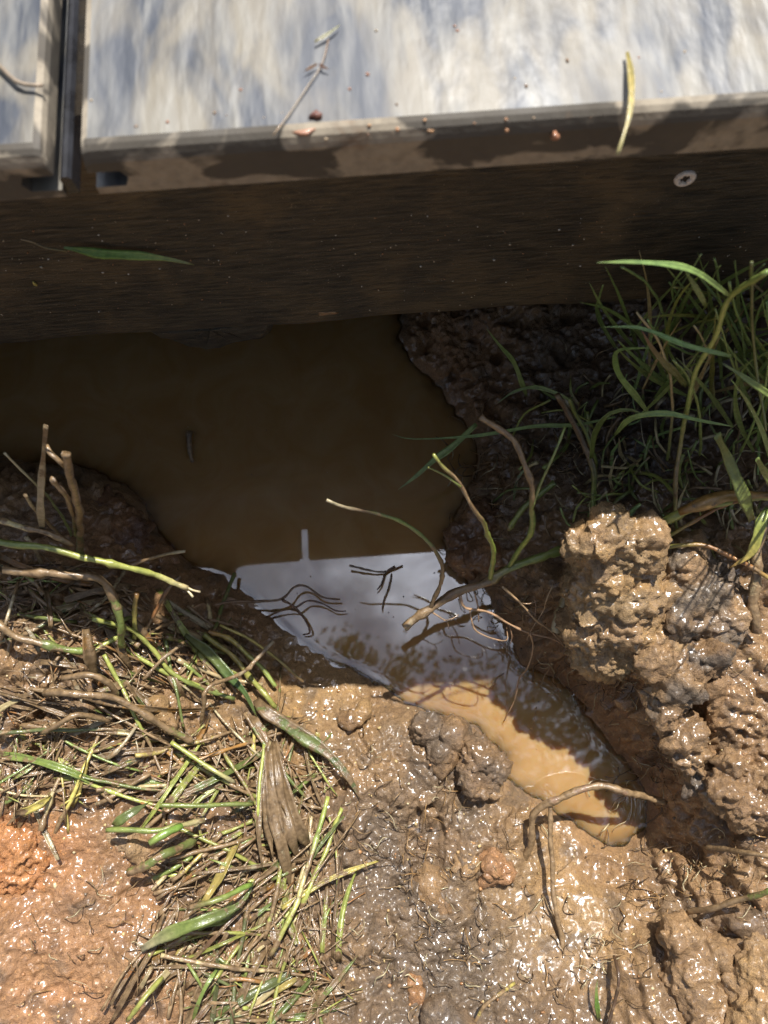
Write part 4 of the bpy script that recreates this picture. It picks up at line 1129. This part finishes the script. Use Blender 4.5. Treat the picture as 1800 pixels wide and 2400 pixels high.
hero('s', 'stick', [(443, 1010), (441, 1030), (446, 1058), (453, 1082)], [.010, .008, .004, .002], 14, [c4(DBRN, .5), c4(BRN, .6), c4(BRN, .7)], 'small stick floating alone in the dark water', 'stick', mat=M_ROOT, taper=(1.2, .6))

# fine hair roots on the right bank wall and in the black soil (countless)
items = []; r = random.Random(5)
zones = [(1420, 1560, 120, 90, 130), (1560, 1800, 120, 120, 80), (1350, 1050, 170, 120, 110), (1220, 1420, 90, 70, 50), (1150, 1150, 90, 130, 60), (1000, 2100, 200, 200, 50), (1500, 2150, 200, 150, 50), (1620, 1480, 130, 130, 40), (1100, 2260, 330, 120, 110), (930, 1930, 200, 150, 70), (1650, 2050, 130, 100, 50), (250, 2200, 200, 130, 40)]
for zx, zy, rx, ry, n in zones:
    for k in range(n):
        x, y = zx + r.gauss(0, .6) * rx, zy + r.gauss(0, .6) * ry
        a = r.uniform(0, 6.283); L = r.uniform(20, 75); px = []
        for q in range(5):
            px.append((x, y)); x += L / 4 * math.cos(a); y += L / 4 * math.sin(a); a += r.gauss(0, .5)
        l1 = r.uniform(.003, .02)
        P = pts_of(px, g(-.002, l1, l1 * 1.2, l1, r.uniform(-.002, .01)))
        base = r.choice([ROOTC, BRN, DBRN, PALE, (.28, .15, .06)])
        items.append(tube_data(P, r.uniform(1.2, 3.2) * .5 * mpp(P[2]), [c4(base, r.uniform(.1, .5)), c4(base, .3)], r=r, sides=4, step=.004))
joined('hair_roots', items, M_ROOT)
# short stems and dead bits among the tuft's foot
items = []; r = random.Random(9)
for k in range(260):
    x, y = r.uniform(1130, 1800), r.uniform(900, 1280)
    if x < 1330 + r.random() ** 2 * 60 - (200 if r.random() < .12 else 0): continue
    a = r.uniform(-2.6, -.3) if r.random() < .6 else r.uniform(0, 6.28); L = r.uniform(40, 130)
    px = [(x, y), (x + L / 2 * math.cos(a), y + L / 2 * math.sin(a)), (x + L * math.cos(a + .3), y + L * math.sin(a + .3))]
    P = pts_of(px, g(0, r.uniform(.01, .03), r.uniform(.01, .06)))
    base = r.choice([BRN, GRN, LGRN, LGRN, YGR, PALE, STRAW, (.28, .4, .13)])
    items.append((tube_data if r.random() < .6 else blade_data)(P, r.uniform(3, 9) * .5 * mpp(P[1]), [c4(base, r.uniform(.2, .6)), c4(base, r.uniform(0, .5))], r=r, step=.006))
joined('undergrowth', items, M_STEM)

# ------------------------------------------------------------------ mud clods
def clod(name, lobes, cmix, label, seed, rough=1.0, vox=0.0013, origin=None):
    """lobes: (px, py, r_px, z/H [, squash]) joined, voxel-remeshed and roughened"""
    bm = bmesh.new()
    for l in lobes:
        c = at(l[0], l[1], l[3] * H); rr = l[2] * mpp(c); sq = l[4] if len(l) > 4 else 1.0
        bmesh.ops.create_icosphere(bm, subdivisions=3, radius=rr, matrix=Matrix.Translation(c) @ Matrix.Diagonal((1, 1, sq, 1)))
    me = bpy.data.meshes.new('tmp'); bm.to_mesh(me); bm.free()
    ob = bpy.data.objects.new('tmp', me); col.objects.link(ob)
    md = ob.modifiers.new('r', 'REMESH'); md.mode = 'VOXEL'; md.voxel_size = vox
    sm = ob.modifiers.new('s', 'SMOOTH'); sm.iterations = 10; sm.factor = .5
    dg = bpy.context.evaluated_depsgraph_get(); ev = ob.evaluated_get(dg)
    em = bpy.data.meshes.new_from_object(ev)
    bpy.data.objects.remove(ob)
    n = len(em.vertices); V = np.empty(n * 3, np.float32); em.vertices.foreach_get('co', V); V = V.reshape(-1, 3).astype(float)
    N = np.empty(n * 3, np.float32); em.vertices.foreach_get('normal', N); N = N.reshape(-1, 3).astype(float)
    F = [tuple(p.vertices) for p in em.polygons]
    s = seed * 7.3
    big = noise3(V * 38 + s); mid = np.abs(noise3(V * 85 + s * 2)); sm_ = np.abs(noise3(V * 190 + s)); fin = noise3(V * 420 + s)
    wv = V + 0.004 * np.stack([noise3(V * 70 + 3), noise3(V * 70 + 19), noise3(V * 70 + 41)], 1)
    V2 = V + N * (rough * (0.0060 * big + 0.0026 * (mid - .22) + 0.0072 * nubs3(wv, 75, seed, sharp=1.2) + 0.0056 * nubs3(wv, 150, seed + 1, sharp=1.1) + 0.0042 * nubs3(V, 300, seed + 2, sharp=1.2) + 0.0022 * nubs3(V, 560, seed + 3) + 0.0016 * fin + 0.0020 * noise3(V * 230 + s) - 0.006))[:, None]
    cm = np.clip(noise3(V * 45 + s + 9) * 1.3 + .5, 0, 1)[:, None]
    C = np.array(cmix[0]) * (1 - cm) + np.array(cmix[1]) * cm
    if len(cmix) > 2:
        c2 = sstep(.1, .4, noise3(V * 60 + s + 30))[:, None]; C = C * (1 - c2) + np.array(cmix[2]) * c2
    o = put(name, V2, F, M_MUD, None, colr=np.concatenate([C, np.ones((n, 1))], 1))
    tag(o, label, 'mud clod')
    bpy.data.meshes.remove(em); bpy.data.meshes.remove(me)
    return o
clod('mud_clod', [(1365, 1275, 50, .262), (1425, 1258, 56, .268), (1495, 1268, 50, .262), (1470, 1295, 56, .25), (1410, 1305, 58, .243), (1440, 1325, 62, .234), (1415, 1345, 64, .224), (1400, 1375, 66, .21), (1455, 1370, 84, .205), (1395, 1410, 58, .19), (1368, 1375, 44, .19),
                  (1440, 1450, 84, .18), (1372, 1484, 52, .165), (1380, 1480, 68, .165), (1385, 1440, 58, .175), (1500, 1470, 90, .165), (1392, 1500, 56, .155), (1420, 1520, 70, .15), (1385, 1395, 56, .185), (1530, 1420, 80, .18), (1560, 1500, 80, .165)], (TAN, (.36, .24, .115), CLAY), 'tall pale sunlit mud clod standing over the right side of the puddle', 3, 1.0)
clod('mud_clod', [(1590, 1330, 70, .20), (1650, 1380, 75, .195), (1600, 1420, 80, .185), (1690, 1440, 70, .19), (1550, 1380, 60, .19)], (TAN, GREY, (.24, .18, .12)), 'greyish grainy mud lump right of the tall pale clod', 4, .9)
clod('mud_clod', [(1530, 1540, 55, .17), (1580, 1600, 55, .165), (1560, 1660, 48, .155), (1600, 1720, 45, .14), (1620, 1780, 46, .13), (1640, 1830, 40, .115), (1650, 1540, 60, .18)], (BROWN, TAN, GREY), 'long ragged mud ridge above the shaded bank at right', 5, 1.1)
clod('mud_clod', [(1700, 1850, 55, .14), (1760, 1890, 60, .145), (1720, 1790, 40, .15), (1790, 1830, 50, .15)], (TAN, BROWN), 'pale mud lump with ragged edge at the right edge beside the ridge', 6, 1.0)
clod('mud_clod', [(1000, 1712, 40, .045), (1060, 1730, 42, .045), (1030, 1760, 40, .045)], (GREY, BROWN), 'rounded grey mud lump at the lower rim of the puddle', 7, .7)
clod('mud_clod', [(1120, 1772, 46, .055), (1150, 1800, 40, .05), (1135, 1840, 36, .045), (1105, 1815, 38, .05)], (BROWN, GREY), 'knobbly brown mud lump overhanging the narrow channel', 8, .8)
clod('mud_clod', [(828, 1692, 22, .036), (848, 1672, 18, .034), (812, 1680, 14, .034)], (BROWN, CLAY), 'small mud knob on the smooth slope left of the channel', 9, .8)
clod('mud_clod', [(55, 1985, 58, .15), (25, 2040, 55, .148), (92, 2005, 36, .148), (70, 2050, 40, .145), (40, 1950, 30, .15)], ((.58, .27, .10), (.50, .22, .08)), 'bright orange clay clod at the left edge', 10, 1.1)
clod('mud_clod', [(1160, 2022, 28, .052), (1178, 2040, 24, .05), (1152, 2050, 22, .05)], ((.42, .23, .11), (.38, .2, .09)), 'round orange clay lump on grey mud left of the arched root', 12, .8)
clod('mud_clod', [(1092, 2030, 24, .05), (1108, 2022, 16, .05)], (TAN, CLAY), 'small tan lump left of the round orange clay lump', 13, .8)
clod('mud_clod', [(1005, 2088, 30, .05), (1040, 2105, 28, .048), (1025, 2070, 22, .05)], (TAN, BROWN), 'low tan mud lump above the grey mud at the bottom', 14, .8)
clod('mud_clod', [(1035, 2210, 22, .06), (1028, 2240, 16, .06), (1050, 2195, 16, .058)], (CLAY, REDB), 'small reddish clay lump on the grey mud', 15, .8)
clod('mud_clod', [(980, 2330, 22, .068), (974, 2298, 16, .068), (1000, 2345, 15, .066)], (REDB, (.3, .13, .06)), 'small red brown lump near the bottom edge on the grey mud', 16, .8)
clod('mud_clod', [(1590, 2200, 44, .095), (1620, 2260, 62, .088), (1640, 2330, 70, .085), (1660, 2400, 80, .085), (1680, 2240, 50, .09), (1600, 2300, 50, .08)], (TAN, BROWN), 'large smooth mud hump at the bottom right', 17, .7)
clod('mud_clod', [(1780, 2270, 60, .12), (1800, 2340, 75, .118), (1770, 2220, 35, .12), (1790, 2420, 70, .118), (1740, 2300, 40, .11)], (TAN, CLAY), 'mud hump in the bottom right corner', 18, .7)
clod('mud_clod', [(1030, 2380, 45, .085), (1060, 2420, 50, .085)], (GREY, BROWN), 'low grey hump at the bottom edge left of the muddy yellow twig', 19, .5)
clod('mud_clod', [(285, 1965, 34, .132), (330, 1985, 34, .128), (310, 2010, 26, .128)], ((.44, .30, .16), (.40, .25, .12)), 'pale sandy clay lump under the horizontal green stem', 20, 1.0)
clod('mud_clod', [(372, 1665, 26, .122), (398, 1680, 22, .12), (350, 1672, 18, .12)], (CLAY, TAN), 'small smooth orange mud lump in the matted grass', 21, .8)
clod('mud_clod', [(1130, 1230, 55, .03), (1090, 1260, 40, .025), (1100, 1300, 40, .02), (1140, 1290, 45, .035)], ((.15, .075, .035), REDB), 'dark wet mud lump at the water edge under the green shoot', 22, .9)
clod('mud_clod', [(290, 1260, 60, .055), (340, 1300, 46, .03), (250, 1210, 50, .06)], (REDB, (.16, .08, .04)), 'dark wet mud lump at the water edge on the left bank', 23, .9)

# grit: sand grains and tiny stones pressed into the mud and on the bearer (countless)
bm = bmesh.new(); bmesh.ops.create_icosphere(bm, subdivisions=1, radius=1); ICO_V = np.array([v.co[:] for v in bm.verts]); ICO_F = [tuple(v.index for v in f.verts) for f in bm.faces]; bm.free()
items = []; r = random.Random(55)
def grain(p, s, c):
    sc_ = np.array([s * r.uniform(.7, 1.3), s * r.uniform(.7, 1.3), s * r.uniform(.5, 1)])
    V = ICO_V * sc_ * (1 + .25 * np.array([r.uniform(-1, 1) for _ in range(12)])[:, None]) + np.array(p)
    return V.tolist(), ICO_F, [c4(c, 0)] * 12
for k in range(1500):
    x, y = r.uniform(0, 1800), r.uniform(1300, 2400)
    p = on_ground(x, y, 0.0)
    if p.z < .004: continue
    items.append(grain(p, r.uniform(.0004, .0011) * (1.6 if r.random() < .05 else 1), r.choice([(.5, .36, .17), (.42, .26, .12), (.3, .14, .06), (.55, .45, .28), (.12, .08, .05), (.4, .2, .09)])))
for k in range(260):
    p = at_y(r.uniform(0, 1800), r.uniform(500, 740), D_BEAM)
    if p.z > Z_BOT - .003 or p.z < Z_BEAM + .012: continue
    items.append(grain(p, r.uniform(.0002, .0006), r.choice([(.6, .55, .48), (.5, .4, .28), (.35, .17, .08)])))
for k in range(14):
    x = r.gauss(1000, 190); q = at_y(x, 300, D_EDGE + r.uniform(.0004, .0034))
    items.append(grain((q.x, q.y, Z_TOP - (.0045 - (q.y - D_EDGE) * 1.35)), r.uniform(.0003, .0009), r.choice([(.5, .27, .14), (.42, .2, .1), (.5, .36, .24)])))
for k in range(22):
    q = at(r.uniform(0, 1800), r.uniform(0, 300), Z_TOP)
    if q.y < D_EDGE + .006 or gap_l - .001 < q.x < gap_r + .001: continue
    items.append(grain(q, r.uniform(.0003, .0009), r.choice([(.2, .12, .07), (.4, .3, .2), (.3, .13, .08)])))
for k in range(70):
    x, y = r.uniform(300, 1350), r.uniform(800, 1850)
    p = at(x, y, 0.0009)
    if ground_z(p.x, p.y) > -.004: continue
    items.append(grain(p, r.uniform(.0002, .0006), r.choice([(.3, .2, .1), (.12, .08, .04), (.45, .33, .18)])))
joined('grit', items, M_ROOT)

# ------------------------------------------------------------------ unseen tree mirrored in the puddle, with leaves added to shape the light
tree = empty('tree', (-0.3, -4.2, 0.05)); tag(tree, 'leafy tree mirrored as dark mottling in the puddle, with leaves added to block the sky', 'tree')
V, F, K = tube_data([(-.3, -4.2, 0), (-.25, -4.0, 2), (-.1, -3.6, 4), (.2, -2.8, 5.6), (.4, -1.8, 6.6), (.5, -.8, 7.1)], .17, [(.1, .08, .05, 0)], sides=10, step=.2, taper=(1.2, .2))
put('trunk', V, F, M_BARK, tree)
V, F, K = tube_data([(-.1, -3.6, 4), (-.9, -3.0, 5.4), (-1.2, -2.0, 6.5)], .08, [(.1, .08, .05, 0)], sides=8, step=.2, taper=(1, .2))
put('limb', V, F, M_BARK, tree)
r = random.Random(8); V, F = [], []
clumps = [(r.gauss(.3, 1.3), r.uniform(-5.2, -2.4), r.uniform(5.8, 8.2), r.uniform(.35, .8)) for _ in range(22)] + [(-.50, .70, 7, .13), (-.38, .60, 7.2, .15), (.12, .42, 7.1, .22), (-.12, .30, 7, .2), (-.3, .15, 7, .2)]
for qx in range(6):  # dense leaves added overhead in place of the photographer's dark reflection
    for qy in range(8):
        clumps.append((.46 + qx * .42 + r.uniform(-.12, .12), -.02 - qy * .40 + .03 * qx + r.uniform(-.12, .12), r.uniform(6.7, 7.7), r.uniform(.38, .5)))
for cx_, cy_, cz_, rr in clumps:
    for k in range(int(700 * rr)):
        d = Vector((r.gauss(0, 1), r.gauss(0, 1), r.gauss(0, .7))); d = d * rr * .62
        c = Vector((cx_, cy_, cz_)) + d
        a = Vector((r.gauss(0, 1), r.gauss(0, 1), r.gauss(0, .5))).normalized(); b2 = a.cross(Vector((r.gauss(0, .4), r.gauss(0, .4), 1))).normalized()
        s = r.uniform(.025, .05); i0 = len(V)
        V += [tuple(c - a * s), tuple(c + b2 * s * .45 - Vector((0, 0, .01))), tuple(c + a * s), tuple(c - b2 * s * .45 - Vector((0, 0, .01)))]
        F.append((i0, i0 + 1, i0 + 2, i0 + 3))
for k in range(4500):  # low leaves added behind the camera to block the front sky
    a_ = r.uniform(0, 6.283); c = Vector((r.gauss(0, 2.2), -4.6 + r.gauss(0, .8), 1.0 + 5.5 * r.random()))
    a = Vector((r.gauss(0, 1), r.gauss(0, 1), r.gauss(0, .5))).normalized(); b2 = a.cross(Vector((r.gauss(0, .4), r.gauss(0, .4), 1))).normalized()
    s_ = r.uniform(.07, .13); i0 = len(V)
    V += [tuple(c - a * s_), tuple(c + b2 * s_ * .5 - Vector((0, 0, .02))), tuple(c + a * s_), tuple(c - b2 * s_ * .5 - Vector((0, 0, .02)))]
    F.append((i0, i0 + 1, i0 + 2, i0 + 3))
put('crown_and_sky_screen', V, F, M_LEAF, tree, smooth=False)
